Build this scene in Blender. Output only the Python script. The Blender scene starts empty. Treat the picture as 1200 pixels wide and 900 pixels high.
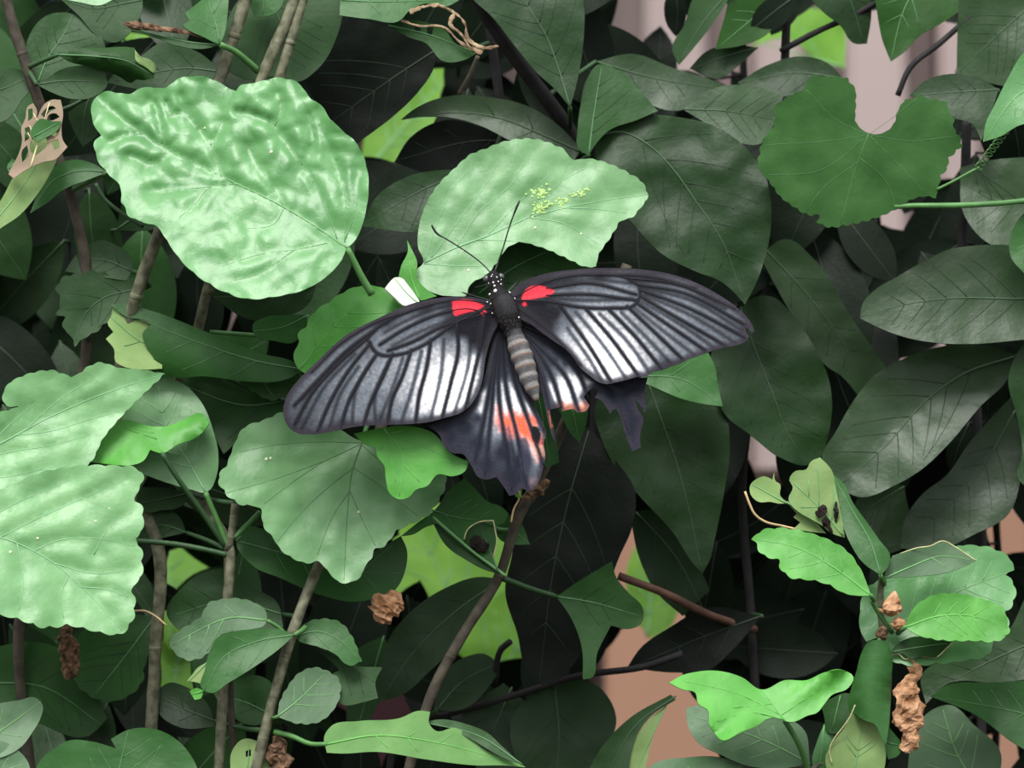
import bpy, bmesh, math, random
import numpy as np
from mathutils import Vector, noise
from mathutils.geometry import delaunay_2d_cdt

scene = bpy.context.scene
COL = scene.collection
random.seed(7)

# ------------------------------------------------------------------ camera
DIST = 1.4                      # camera to the butterfly, metres
S = 0.2614 / 1200               # metres per photo pixel at the butterfly
CAM_Z = 0.62
cam = bpy.data.cameras.new('camera')
cam.sensor_width = 36.0
cam.lens = 36.0 * DIST / 0.2614
cam.clip_start = 0.05
cam.dof.use_dof = True
cam.dof.focus_distance = DIST - 0.006
cam.dof.aperture_fstop = (cam.lens / 1000) / 0.0095
cam_o = bpy.data.objects.new('camera', cam)
cam_o.location = (0, -DIST, CAM_Z)
cam_o.rotation_euler = (math.pi / 2, 0, 0)
COL.objects.link(cam_o)
scene.camera = cam_o

# ------------------------------------------------------------------ sky: overcast, bright overhead, dim towards the trees around
world = bpy.data.worlds.new('overcast_sky')
scene.world = world
world.use_nodes = True
wn, wl = world.node_tree.nodes, world.node_tree.links
bg = wn['Background']
tc = wn.new('ShaderNodeTexCoord')
sep = wn.new('ShaderNodeSeparateXYZ')
ramp = wn.new('ShaderNodeValToRGB')
mr = wn.new('ShaderNodeMapRange')
mr.inputs['From Min'].default_value = -1.0
mr.inputs['From Max'].default_value = 1.0
wl.new(tc.outputs['Generated'], sep.inputs[0])
wl.new(sep.outputs['Z'], mr.inputs['Value'])
wl.new(mr.outputs[0], ramp.inputs[0])
wl.new(ramp.outputs[0], bg.inputs[0])
cr = ramp.color_ramp
cr.elements[0].position = 0.0
cr.elements[0].color = (0.10, 0.11, 0.08, 1)
cr.elements[1].position = 1.0
cr.elements[1].color = (1.0, 1.0, 1.03, 1)
for p, c in ((0.48, (0.14, 0.15, 0.13, 1)), (0.58, (0.36, 0.38, 0.37, 1)), (0.75, (0.78, 0.80, 0.82, 1))):
    e = cr.elements.new(p)
    e.color = c
bg.inputs[1].default_value = 1.25
sun = bpy.data.lights.new('sun', 'SUN')
sun.energy = 2.3
sun.angle = math.radians(28)
sun.color = (1.0, 0.98, 0.95)
sun_o = bpy.data.objects.new('sun', sun)
sun_o.rotation_euler = Vector((0.18, 0.62, -1.0)).to_track_quat('-Z', 'Y').to_euler()
COL.objects.link(sun_o)

vs = scene.view_settings
vs.view_transform = 'Standard'
vs.look = 'None'
vs.gamma = 1.0
vs.exposure = 0.80
vs.use_curve_mapping = False


# ------------------------------------------------------------------ helpers
def P(px, py, d):
    """photo pixel + depth behind the butterfly plane (in pixel units) -> world point"""
    y = d * S
    k = (DIST + y) / DIST * S
    return Vector(((px - 600) * k, y, CAM_Z - (py - 450) * k))


def nums(s):
    if not isinstance(s, str):
        return [tuple(p) for p in s]
    return [tuple(float(v) for v in t.split(',')) for t in s.split()]


def spline(pts, closed=False, step=3.0, corner=70):
    """Hermite through the points, sharp where the turn is sharp"""
    p = np.array(pts, float)
    n = len(p)
    segs = n if closed else n - 1
    out = []
    tin, tout = [None] * n, [None] * n
    for i in range(n):
        a = p[(i - 1) % n] if (closed or i > 0) else None
        b = p[(i + 1) % n] if (closed or i < n - 1) else None
        da = p[i] - a if a is not None else None
        db = b - p[i] if b is not None else None
        if da is None:
            da = db
        if db is None:
            db = da
        la, lb = np.linalg.norm(da) + 1e-9, np.linalg.norm(db) + 1e-9
        ua, ub = da / la, db / lb
        ang = math.degrees(math.acos(max(-1, min(1, float(np.dot(ua[:2], ub[:2]) / (np.linalg.norm(ua[:2]) * np.linalg.norm(ub[:2]) + 1e-9))))))
        if ang > corner:
            tin[i], tout[i] = ua, ub
        else:
            t = ua / la + ub / lb
            t /= np.linalg.norm(t) + 1e-9
            tin[i] = tout[i] = t
    for i in range(segs):
        a, b = p[i], p[(i + 1) % n]
        L = np.linalg.norm(b - a)
        k = max(1, int(round(L / step)))
        for j in range(k):
            t = j / k
            h = (2 * t**3 - 3 * t**2 + 1) * a + (t**3 - 2 * t**2 + t) * L * tout[i] + (-2 * t**3 + 3 * t**2) * b + (t**3 - t**2) * L * tin[(i + 1) % n]
            out.append(h)
    if not closed:
        out.append(p[-1])
    return np.array(out)


def inside(poly, pts):
    x, y = pts[:, 0], pts[:, 1]
    r = np.zeros(len(pts), bool)
    a = poly
    b = np.roll(poly, -1, 0)
    for (x1, y1), (x2, y2) in zip(a, b):
        if y1 == y2:
            continue
        c = ((y1 > y) != (y2 > y)) & (x < (x2 - x1) * (y - y1) / (y2 - y1) + x1)
        r ^= c
    return r


def seg_dist(pts, line):
    """distance of points to a polyline, with the signed side and the run along it"""
    best = np.full(len(pts), 1e9)
    side = np.zeros(len(pts))
    run = np.zeros(len(pts))
    acc = 0.0
    for a, b in zip(line[:-1], line[1:]):
        ab = b - a
        L2 = float(ab @ ab) + 1e-9
        t = np.clip(((pts - a) @ ab) / L2, 0, 1)
        q = a + t[:, None] * ab
        d = np.hypot(*(pts - q).T)
        m = d < best
        best = np.where(m, d, best)
        cr_ = ab[0] * (pts[:, 1] - a[1]) - ab[1] * (pts[:, 0] - a[0])
        side = np.where(m, np.sign(cr_), side)
        L = math.sqrt(L2)
        run = np.where(m, acc + t * L, run)
        acc += L
    return best, side, run, acc


def poly_mesh(outline, extra_lines=(), step=8.0, holes=()):
    """triangulate an outline with interior points; returns 2D points and triangles"""
    o = np.array(outline, float)
    keep = [0]
    for i in range(1, len(o)):
        if np.hypot(*(o[i] - o[keep[-1]])) > 0.4:
            keep.append(i)
    o = o[keep]
    verts = [tuple(v) for v in o]
    edges = [(i, (i + 1) % len(o)) for i in range(len(o))]
    lo, hi = o.min(0), o.max(0)
    gx = np.arange(lo[0], hi[0], step)
    gy = np.arange(lo[1], hi[1], step * 0.87)
    g = np.array([(x + (0.5 * step if j % 2 else 0), y) for j, y in enumerate(gy) for x in gx]) if len(gx) and len(gy) else np.zeros((0, 2))
    hl = [np.array(h, float) for h in holes]
    if len(g):
        g = g[inside(o, g)]
    if len(g):
        d = seg_dist(g, np.vstack([o, o[:1]]))[0]
        ok = d > step * 0.5
        for ln in list(extra_lines) + [np.vstack([h, h[:1]]) for h in hl]:
            ok &= seg_dist(g, np.array(ln))[0] > step * 0.45
        g = g[ok]
    verts += [tuple(v) for v in g]
    for ln in extra_lines:
        ln = np.array(ln)
        m = inside(o, ln)
        ln = ln[m]
        if len(ln):
            ln = ln[seg_dist(ln, np.vstack([o, o[:1]]))[0] > 1.2]
        b = len(verts)
        verts += [tuple(v) for v in ln]
    for h in hl:
        b = len(verts)
        verts += [tuple(v) for v in h]
        edges += [(b + i, b + (i + 1) % len(h)) for i in range(len(h))]
    r = delaunay_2d_cdt([Vector(v) for v in verts], edges, [], 1, 1e-4)
    pts = np.array([tuple(v) for v in r[0]])
    tris = [tuple(f) for f in r[2]]
    if len(tris):
        cen = np.array([pts[list(f)].mean(0) for f in tris])
        ok = inside(o, cen)
        for h in hl:
            ok &= ~inside(h, cen)
        tris = [f for f, k in zip(tris, ok) if k]
    return pts, tris


def sharp_rim(me):
    """boundary edges sharp, so the thin rim of a leaf does not bend its shading"""
    use = {}
    for p in me.polygons:
        for k in p.edge_keys:
            use[k] = use.get(k, 0) + 1
    a = me.attributes.get('sharp_edge') or me.attributes.new('sharp_edge', 'BOOLEAN', 'EDGE')
    a.data.foreach_set('value', [use.get(tuple(sorted(e.vertices)), 0) == 1 for e in me.edges])


def new_obj(name, verts, faces, mat, parent=None, origin=None, smooth=True):
    """mesh object with its origin at ORIGIN (world); parents are never rotated"""
    origin = Vector(origin) if origin is not None else Vector((0, 0, 0))
    me = bpy.data.meshes.new(name)
    me.from_pydata([tuple(Vector(v) - origin) for v in verts], [], faces)
    if smooth:
        me.polygons.foreach_set('use_smooth', [True] * len(me.polygons))
    me.update()
    if mat:
        me.materials.append(mat)
    o = bpy.data.objects.new(name, me)
    COL.objects.link(o)
    wl_ = origin
    if parent is not None:
        o.parent = parent
        wl_ = origin - Vector(parent['wl'])
    o.location = wl_
    o['wl'] = tuple(origin)
    return o


def empty(name, loc, label, cat, group=None):
    o = bpy.data.objects.new(name, None)
    o.empty_display_size = 0.02
    o.location = loc
    o['wl'] = tuple(loc)
    o['label'] = label
    o['category'] = cat
    if group:
        o['group'] = group
    COL.objects.link(o)
    return o


def tube_geo(pts, radii, sides=8, cap=True, flat=None, V=None, F=None):
    """swept tube; pts world Vectors; appends to V, F"""
    V = [] if V is None else V
    F = [] if F is None else F
    b0 = len(V)
    n = len(pts)
    up = Vector((0, -1, 0.13))
    for i in range(n):
        t = (pts[min(i + 1, n - 1)] - pts[max(i - 1, 0)])
        if t.length < 1e-9:
            t = Vector((0, 0, 1))
        t.normalize()
        a = up - t * up.dot(t)
        if a.length < 1e-3:
            a = Vector((1, 0, 0)) - t * t.x
        a.normalize()
        b = t.cross(a)
        r = radii[i] if hasattr(radii, '__len__') else radii
        for k in range(sides):
            an = 2 * math.pi * k / sides
            f = flat if flat else 1.0
            V.append(pts[i] + a * (math.cos(an) * r * f) + b * (math.sin(an) * r))
    for i in range(n - 1):
        for k in range(sides):
            a, b = b0 + i * sides + k, b0 + i * sides + (k + 1) % sides
            F.append((a, b, b + sides, a + sides))
    if cap:
        F.append(tuple(b0 + k for k in range(sides))[::-1])
        F.append(tuple(b0 + (n - 1) * sides + k for k in range(sides)))
    return V, F


# ------------------------------------------------------------------ materials
def nodes_of(name):
    m = bpy.data.materials.new(name)
    m.use_nodes = True
    return m, m.node_tree.nodes, m.node_tree.links, m.node_tree.nodes['Principled BSDF']


_leaf_mats = {}
LEAF_COLS = {  # colour, roughness, translucency, specular
    'H': ((0.0874, 0.2620, 0.0764), 0.38, 0.18, 0.6),  # pale hibiscus leaf
    'W': ((0.1404, 0.3250, 0.1209), 0.42, 0.15, 0.55),   # hibiscus leaf, whitish sky sheen put into its colour
    'G': ((0.0884, 0.3450, 0.0468), 0.45, 0.22, 0.4),   # vivid young leaf
    'M': ((0.0312, 0.1180, 0.0234), 0.42, 0.15, 0.26),   # mid green hibiscus
    'Y': ((0.0686, 0.1450, 0.0624), 0.5, 0.12, 0.4),    # greyish hibiscus
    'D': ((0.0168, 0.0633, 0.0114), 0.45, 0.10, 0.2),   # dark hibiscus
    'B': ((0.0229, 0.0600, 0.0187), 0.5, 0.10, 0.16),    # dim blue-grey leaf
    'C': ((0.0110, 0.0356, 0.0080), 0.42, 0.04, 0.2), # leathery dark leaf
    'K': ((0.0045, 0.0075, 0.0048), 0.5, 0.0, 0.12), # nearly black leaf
    'S': ((0.0214, 0.0506, 0.0164), 0.38, 0.04, 0.28),  # greyish glossy leaf
    'P': ((0.2496, 0.3900, 0.1326), 0.6, 0.25, 0.3),       # pale underside
    'Q': ((0.1092, 0.2550, 0.0663), 0.6, 0.2, 0.3),     # greener underside
    'V': ((0.0416, 0.1260, 0.0296), 0.7, 0.20, 0.15),   # matt vine leaf
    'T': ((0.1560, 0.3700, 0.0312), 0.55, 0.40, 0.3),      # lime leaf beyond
    'E': ((0.0187, 0.0850, 0.0078), 0.5, 0.35, 0.25),   # backlit green
    'F': ((0.0048, 0.0115, 0.0050), 0.5, 0.02, 0.13),  # filler foliage, near-black colour stands in for deep shade
    'R': ((0.29, 0.22, 0.155), 0.8, 0.10, 0.2),       # dry lace
    'U': ((0.80, 0.80, 0.68), 0.6, 0.10, 0.3),       # white petal
}


def leaf_mat(key):
    if key in _leaf_mats:
        return _leaf_mats[key]
    c, rough, tl, spec = LEAF_COLS[key]
    m, n, l, bs = nodes_of('leaf_' + key)
    tcn = n.new('ShaderNodeTexCoord')
    oi = n.new('ShaderNodeObjectInfo')
    nz = n.new('ShaderNodeTexNoise')
    nz.inputs['Scale'].default_value = 95
    nz.inputs['Detail'].default_value = 5
    l.new(tcn.outputs['Object'], nz.inputs['Vector'])
    rp = n.new('ShaderNodeValToRGB')
    rp.color_ramp.elements[0].position = 0.3
    rp.color_ramp.elements[1].position = 0.75
    rp.color_ramp.elements[0].color = (c[0] * 0.72, c[1] * 0.80, c[2] * 0.72, 1)
    rp.color_ramp.elements[1].color = (min(1, c[0] * 1.35), min(1, c[1] * 1.2), min(1, c[2] * 1.35), 1)
    l.new(nz.outputs[0], rp.inputs[0])
    hs = n.new('ShaderNodeHueSaturation')
    mrv = n.new('ShaderNodeMapRange')
    mrv.inputs['To Min'].default_value = 0.88
    mrv.inputs['To Max'].default_value = 1.12
    l.new(oi.outputs['Random'], mrv.inputs['Value'])
    l.new(mrv.outputs[0], hs.inputs['Value'])
    l.new(rp.outputs[0], hs.inputs['Color'])
    l.new(hs.outputs[0], bs.inputs['Base Color'])
    bs.inputs['Roughness'].default_value = rough
    bs.inputs['Specular IOR Level'].default_value = spec
    n2 = n.new('ShaderNodeTexNoise')
    n2.inputs['Scale'].default_value = 700
    n2.inputs['Detail'].default_value = 3
    l.new(tcn.outputs['Object'], n2.inputs['Vector'])
    bp = n.new('ShaderNodeBump')
    bp.inputs['Strength'].default_value = 0.25
    bp.inputs['Distance'].default_value = 0.0004
    l.new(n2.outputs[0], bp.inputs['Height'])
    l.new(bp.outputs[0], bs.inputs['Normal'])
    if tl > 0:
        tr = n.new('ShaderNodeBsdfTranslucent')
        l.new(hs.outputs[0], tr.inputs['Color'])
        mx = n.new('ShaderNodeMixShader')
        mx.inputs[0].default_value = tl
        l.new(bs.outputs[0], mx.inputs[1])
        l.new(tr.outputs[0], mx.inputs[2])
        l.new(mx.outputs[0], n['Material Output'].inputs[0])
    _leaf_mats[key] = m
    return m


def plain(name, c, rough=0.6, spec=0.4, var=0.25, scale=120, bump=0.3, c2=None):
    m, n, l, bs = nodes_of(name)
    tcn = n.new('ShaderNodeTexCoord')
    nz = n.new('ShaderNodeTexNoise')
    nz.inputs['Scale'].default_value = scale
    nz.inputs['Detail'].default_value = 6
    l.new(tcn.outputs['Object'], nz.inputs['Vector'])
    rp = n.new('ShaderNodeValToRGB')
    rp.color_ramp.elements[0].position = 0.35
    rp.color_ramp.elements[1].position = 0.7
    c2 = c2 or tuple(min(1, v * (1 + var)) for v in c)
    rp.color_ramp.elements[0].color = (*[v * (1 - var) for v in c], 1)
    rp.color_ramp.elements[1].color = (*c2, 1)
    l.new(nz.outputs[0], rp.inputs[0])
    l.new(rp.outputs[0], bs.inputs['Base Color'])
    bs.inputs['Roughness'].default_value = rough
    bs.inputs['Specular IOR Level'].default_value = spec
    bp = n.new('ShaderNodeBump')
    bp.inputs['Strength'].default_value = bump
    bp.inputs['Distance'].default_value = 0.0005
    l.new(nz.outputs[0], bp.inputs['Height'])
    l.new(bp.outputs[0], bs.inputs['Normal'])
    return m


M_BARK = plain('green_bark', (0.10, 0.105, 0.06), 0.7, 0.3, 0.35, 400, 0.6, (0.20, 0.20, 0.13))
M_BARK2 = plain('brown_bark', (0.065, 0.055, 0.04), 0.8, 0.3, 0.35, 300, 0.6)
M_DARKBARK = plain('dark_bark', (0.018, 0.016, 0.017), 0.75, 0.3, 0.3, 250, 0.6)
M_REDBARK = plain('red_bark', (0.10, 0.05, 0.035), 0.75, 0.3, 0.3, 250, 0.6)
M_PET = plain('green_petiole', (0.07, 0.19, 0.05), 0.5, 0.4, 0.2, 200, 0.2)
M_DPET = plain('dark_petiole', (0.025, 0.07, 0.022), 0.55, 0.4, 0.2, 200, 0.2)
M_VEINL = plain('pale_vein', (0.13, 0.30, 0.11), 0.5, 0.4, 0.1, 200, 0.1)
M_VEINW = plain('whitish_vein', (0.19, 0.39, 0.20), 0.5, 0.4, 0.1, 200, 0.1)
M_VEING = plain('young_vein', (0.11, 0.36, 0.07), 0.5, 0.4, 0.1, 200, 0.1)
M_LATD = plain('faint_side_vein', (0.013, 0.034, 0.013), 0.5, 0.3, 0.1, 200, 0.1)
M_VEINM = plain('mid_vein', (0.065, 0.17, 0.06), 0.5, 0.4, 0.1, 200, 0.1)
M_VEIND = plain('dark_leaf_vein', (0.034, 0.075, 0.030), 0.5, 0.4, 0.1, 200, 0.1)
M_VEINK = plain('faint_vein', (0.018, 0.032, 0.016), 0.5, 0.4, 0.1, 200, 0.1)
M_DRY = plain('dry_brown', (0.36, 0.17, 0.075), 0.85, 0.2, 0.4, 350, 0.8, (0.62, 0.36, 0.21))
M_DRYDK = plain('dark_dry_brown', (0.10, 0.055, 0.03), 0.9, 0.2, 0.6, 600, 0.9, (0.25, 0.15, 0.09))
M_LACE = plain('brown_lace', (0.22, 0.14, 0.075), 0.85, 0.2, 0.4, 500, 0.6, (0.48, 0.36, 0.23))
M_FRASS = plain('black_frass', (0.02, 0.014, 0.012), 0.9, 0.2, 0.5, 900, 0.9)
M_EDGE = plain('pale_chewed_edge', (0.55, 0.52, 0.28), 0.7, 0.2, 0.2, 400, 0.2)
M_BUD = plain('white_petal', (0.80, 0.80, 0.70), 0.6, 0.3, 0.1, 200, 0.1)
M_STRAW = plain('straw_tendril', (0.50, 0.36, 0.19), 0.7, 0.2, 0.2, 300, 0.2)
M_SPECK = plain('pale_speck', (0.72, 0.70, 0.55), 0.7, 0.2, 0.1, 300, 0.1)
VEIN_OF = {'H': M_VEINL, 'W': M_VEINW, 'U': M_VEINW, 'Q': M_VEING, 'G': M_VEING, 'P': M_VEINL, 'Y': M_VEINL, 'V': M_VEINM, 'M': M_VEINM, 'E': M_VEINM, 'D': M_VEINM, 'B': M_VEIND,
           'C': M_VEIND, 'S': M_VEIND, 'K': M_VEINK, 'F': M_VEINK, 'T': M_VEINL, 'R': M_EDGE}


# ------------------------------------------------------------------ plants
class Plant:
    def __init__(self, name, label, cat, base_px, depth, group=None):
        p = P(base_px, 450, depth)
        self.o = empty(name, (p.x, p.y, 0.0), label, cat, group)
        self.lines = []          # dense 3D stem lines in pixel space (px, py, d)

    def stem(self, path, r, mat=M_BARK, name='stem', to_ground=False, label=None, node=0, taper=1.0):
        """path 'px,py,d ...'; r in pixels"""
        pts = spline(nums(path), step=9)
        self.lines.append(pts)
        w = [P(*p) for p in pts]
        rr = []
        for i, p in enumerate(pts):
            k = 1 + 0.09 * noise.noise(Vector((p[0] * .05, p[1] * .05, r)))
            rr.append(r * S * k * (1 + (taper - 1) * i / len(pts)))
        if to_ground:
            e = w[-1]
            nst = 10
            for j in range(1, nst + 1):
                t = j / nst
                w.append(Vector((e.x + 0.006 * math.sin(t * 5 + r), e.y, e.z * (1 - t))))
                rr.append(rr[len(pts) - 1] * (1 + 0.35 * t))
        V, F = tube_geo(w, rr, 9)
        o = new_obj(name, V, F, mat, self.o, w[0])
        if label:
            o['label'] = label
        # leaf scars
        if node:
            for q in range(node):
                V, F = [], []
                i = int((q + 0.6) / node * (len(pts) - 2)) + 1
                a = w[i]
                dr = (w[i + 1] - w[i - 1]).normalized() * r * S
                tube_geo([a - dr * .5, a - dr * .2, a + dr * .2, a + dr * .5], [r * S * .95, r * S * 1.06, r * S * 1.06, r * S * .95], 9, V=V, F=F)
                new_obj('stem_node', V, F, mat, o, w[0])
        return o

    def nearest(self, p):
        best, bp = 1e9, None
        for ln in self.lines:
            d = np.hypot(ln[:, 0] - p[0], ln[:, 1] - p[1])
            i = int(d.argmin())
            if d[i] < best:
                best, bp = d[i], ln[i]
        return best, bp


LEAFDATA = {}


def leaf(plant, out, mid, d, gr=0.0, gu=0.3, col='H', teeth=None, fold=0.12, cup=0.0, droop=0.06, wave=0.0, puck=0.0, nlat=4,
         pet=None, petr=3.0, label=None, step=9, und=4.0, name='leaf', parent=None, holes=(), palm=False, veins=True, vr=1.3,
         lats=None, ostep=4.0, thick=0.00025, cyl=None, corner=70, quilt=None, vmat=None, pmat=None, edge=False):
    """one leaf: outline and midrib traced in pixels, laid out at depth d (pixel units) with slopes gr (right side away) and gu (top away)"""
    o = nums(out)
    mid_p = spline(nums(mid), step=8)
    ol = spline(o, closed=True, step=min(ostep, 2.4) if teeth else ostep, corner=corner)
    L = float(np.sum(np.hypot(*np.diff(mid_p, axis=0).T)))
    if teeth:
        amp, per = teeth
        seg = np.hypot(*np.diff(np.vstack([ol, ol[:1]]), axis=0).T)
        run = np.cumsum(seg) - seg
        tang = np.roll(ol, -1, 0) - np.roll(ol, 1, 0)
        nrm = np.stack([tang[:, 1], -tang[:, 0]], 1)
        nrm /= np.linalg.norm(nrm, axis=1)[:, None] + 1e-9
        area = 0.5 * np.sum(ol[:, 0] * np.roll(ol[:, 1], -1) - np.roll(ol[:, 0], -1) * ol[:, 1])
        if area < 0:
            nrm = -nrm
        tot = seg.sum()
        nt = max(3, round(tot / per))
        ph = np.abs(np.sin(np.pi * nt * run / tot + 0.7))
        bd = np.hypot(*(ol - mid_p[0]).T)
        w = np.clip((bd - 0.12 * L) / (0.2 * L), 0, 1)
        rj = np.array([0.7 + 0.6 * noise.noise(Vector((r_ * .02, d * .1, 3.3))) for r_ in run])
        ol = ol + nrm * ((ph - 0.6) * 1.35 * amp * w * rj)[:, None]
    cx, cy = ol.mean(0)
    # side veins
    if lats is not None:
        lat = [spline(nums(q), step=8) for q in lats]
    else:
        lat = []
        if nlat and veins:
            tot_run = np.concatenate([[0], np.cumsum(np.hypot(*np.diff(mid_p, axis=0).T))])
            us = [0.04, 0.04] if palm else []
            us += [0.14 + 0.68 * (i + 0.5) / nlat for i in range(nlat)] if not palm else [0.25 + 0.55 * (i + 0.5) / max(1, nlat - 1) for i in range(nlat - 1)]
            for ui, u in enumerate(us):
                i = min(len(mid_p) - 2, int(np.searchsorted(tot_run, u * L)))
                b = mid_p[i]
                t = mid_p[min(i + 2, len(mid_p) - 1)] - mid_p[max(i - 1, 0)]
                t /= np.linalg.norm(t) + 1e-9
                for sgn in (-1, 1):
                    if palm and ui < 2:
                        a0 = (0.62 if ui == 0 else 1.25) * sgn
                    else:
                        a0 = 0.85 * sgn
                    dr = np.array([t[0] * math.cos(a0) - t[1] * math.sin(a0), t[0] * math.sin(a0) + t[1] * math.cos(a0)])
                    ln, q = [b], b.copy()
                    for k in range(60):
                        dr = dr + t * 0.035
                        dr /= np.linalg.norm(dr)
                        q = q + dr * 7
                        if not inside(ol, q[None])[0]:
                            break
                        ln.append(q.copy())
                    if len(ln) > 4:
                        ln = ln[:max(3, int(len(ln) * 0.9))]
                        lat.append(np.array(ln))
    seed = (cx * 0.37 + cy * 0.11 + d * 0.05) % 50

    def height(p):
        v, side, run, tot = seg_dist(p, mid_p)
        u = run / (tot + 1e-9)
        vn = v / L
        h = fold * v * (1 - np.exp(-v / (0.06 * L + 1))) + cup * vn * v - droop * u * u * L
        if wave:
            h = h + wave * L * vn * np.sin(u * 11 + side * 1.3 + seed) * 2
        if puck and lat:
            dm = v
            for ln in lat:
                dm = np.minimum(dm, seg_dist(p, ln)[0])
            qw = np.clip((quilt[1] - p[:, 1]) / (quilt[1] - quilt[0]), quilt[2], 1) if quilt else 1.0
            h = h + puck * qw * (1 - np.exp(-(dm / 9.0) ** 1.5))
            if quilt:      # fine quilting between the net veins
                q = [noise.voronoi(Vector((x * .034, y * .034, 0.5)))[0] for x, y in p]
                h = h + 3.8 * qw * np.array([min(1, (b_[1] - b_[0]) * 2.2) ** .6 for b_ in q]) * np.clip(dm / 8, 0, 1)
        if cyl:
            # rolled sheet: axis through the centroid along the midrib, radius cyl
            h = h - np.where(v < cyl, cyl - np.sqrt(np.maximum(0, cyl * cyl - v * v)), cyl + (v - cyl) * 1.6)
        if und:
            h = h + und * np.array([noise.noise(Vector((x * .018, y * .018, seed))) + 0.4 * noise.noise(Vector((x * .05, y * .05, seed + 9))) for x, y in p])
        return h

    def depth(p):
        return d + gr * (p[:, 0] - cx) + gu * (cy - p[:, 1]) - height(p)

    hl = [spline(nums(h), closed=True, step=4) for h in holes]
    pts, tris = poly_mesh(ol, [mid_p] + (lat if puck else []), step, hl)
    dep = depth(pts)
    W = [P(x, y, z) for (x, y), z in zip(pts, dep)]
    F = []
    for a, b, c in tris:
        n_ = (W[b] - W[a]).cross(W[c] - W[a])
        F.append((a, b, c) if n_.y < 0 else (a, c, b))
    base = P(mid_p[0][0], mid_p[0][1], float(depth(mid_p[:1])[0]))
    lo = new_obj(name, W, F, leaf_mat(col), parent if parent is not None else plant.o, base)
    sharp_rim(lo.data)
    sm = lo.modifiers.new('thickness', 'SOLIDIFY')
    sm.thickness = thick
    sm.offset = -1
    if label:
        lo['label'] = label
    sub = parent is None
    if veins:
        V, F2 = [], []
        md = depth(mid_p)
        rr = [max(0.35, vr * (1 - 0.8 * i / len(mid_p))) * S for i in range(len(mid_p))]
        tube_geo([P(x, y, z - 0.1) for (x, y), z in zip(mid_p, md)], rr, 6, V=V, F=F2, flat=0.8)
        if parent is None:
            vo = new_obj('midrib', V, F2, vmat or VEIN_OF[col], lo, base)
            V, F2 = [], []
        for ln in lat:
            ld = depth(ln)
            rr = [max(0.28, vr * (0.42 if col in 'CSKFBD' else 0.55) * (1 - 0.7 * i / len(ln))) * S for i in range(len(ln))]
            tube_geo([P(x, y, z - 0.12) for (x, y), z in zip(ln, ld)], rr, 5, V=V, F=F2, flat=0.8)
        if V:
            if parent is None:
                new_obj('side_veins', V, F2, M_LATD if col in 'CSKFBD' else vmat or VEIN_OF[col], lo, base)
            else:
                # a flap's veins join the flap (no fourth level)
                me = lo.data
                bm = bmesh.new()
                bm.from_mesh(me)
                bw = Vector(lo['wl'])
                vv = [bm.verts.new(Vector(v) - bw) for v in V]
                me.materials.append(vmat or VEIN_OF[col])
                for f in F2:
                    try:
                        fc = bm.faces.new([vv[k] for k in f])
                        fc.material_index = 1
                        fc.smooth = True
                    except ValueError:
                        pass
                bm.to_mesh(me)
                bm.free()
    if edge and parent is None:
        e_ = ol[::1]
        ed = depth(e_)
        V, F2 = tube_geo([P(x, y, z + .3) for (x, y), z in zip(e_, ed)], 0.55 * S, 5)
        new_obj('pale_edge', V, F2, M_EDGE, lo, base)
    # petiole
    if parent is None and pet != '':
        b = mid_p[0]
        bz = float(depth(mid_p[:1])[0])
        dist, q = plant.nearest(b)
        if pet:
            pp = [tuple(b)] + nums(pet)
        elif q is not None and dist < 150:
            sx = (b[0] + q[0]) / 2 - (mid_p[min(3, len(mid_p) - 1)][0] - b[0]) * .3
            sy = (b[1] + q[1]) / 2 + 0.06 * dist
            pp = [tuple(b), (sx, sy), (q[0], q[1])]
        else:
            t = mid_p[0] - mid_p[min(3, len(mid_p) - 1)]
            t /= np.linalg.norm(t) + 1e-9
            pp = [tuple(b), tuple(b + t * 20)]
        ez = plant.nearest(pp[-1])[1]
        ez = ez[2] if ez is not None and plant.nearest(pp[-1])[0] < 60 else bz + 15
        sp = spline(pp, step=6)
        n_ = len(sp)
        w = [P(x, y, bz + (ez - bz) * (i / (n_ - 1)) ** 1.0) for i, (x, y) in enumerate(sp)]
        V, F2 = tube_geo(w, [petr * S * (0.85 + 0.25 * i / n_) for i in range(n_)], 8)
        po = new_obj('petiole', V, F2, pmat or (M_DARKBARK if col == 'F' else M_DPET if col in 'CKSFBD' else M_PET), lo, base)
    LEAFDATA[lo.name] = (depth, base)
    return lo


def patch(lo, out, mat, lift=0.6, name='spot', step=5, label=None):
    """thin irregular patch lying on a leaf"""
    depth, base = LEAFDATA[lo.name]
    ol = spline(nums(out), closed=True, step=3)
    pts, tris = poly_mesh(ol, (), step)
    dep = depth(pts) - lift
    W = [P(x, y, z) for (x, y), z in zip(pts, dep)]
    F = []
    for a, b, c in tris:
        n_ = (W[b] - W[a]).cross(W[c] - W[a])
        F.append((a, b, c) if n_.y < 0 else (a, c, b))
    o = new_obj(name, W, F, mat, lo, base)
    o.modifiers.new('thickness', 'SOLIDIFY').thickness = 0.0001
    if label:
        o['label'] = label
    return o


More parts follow.
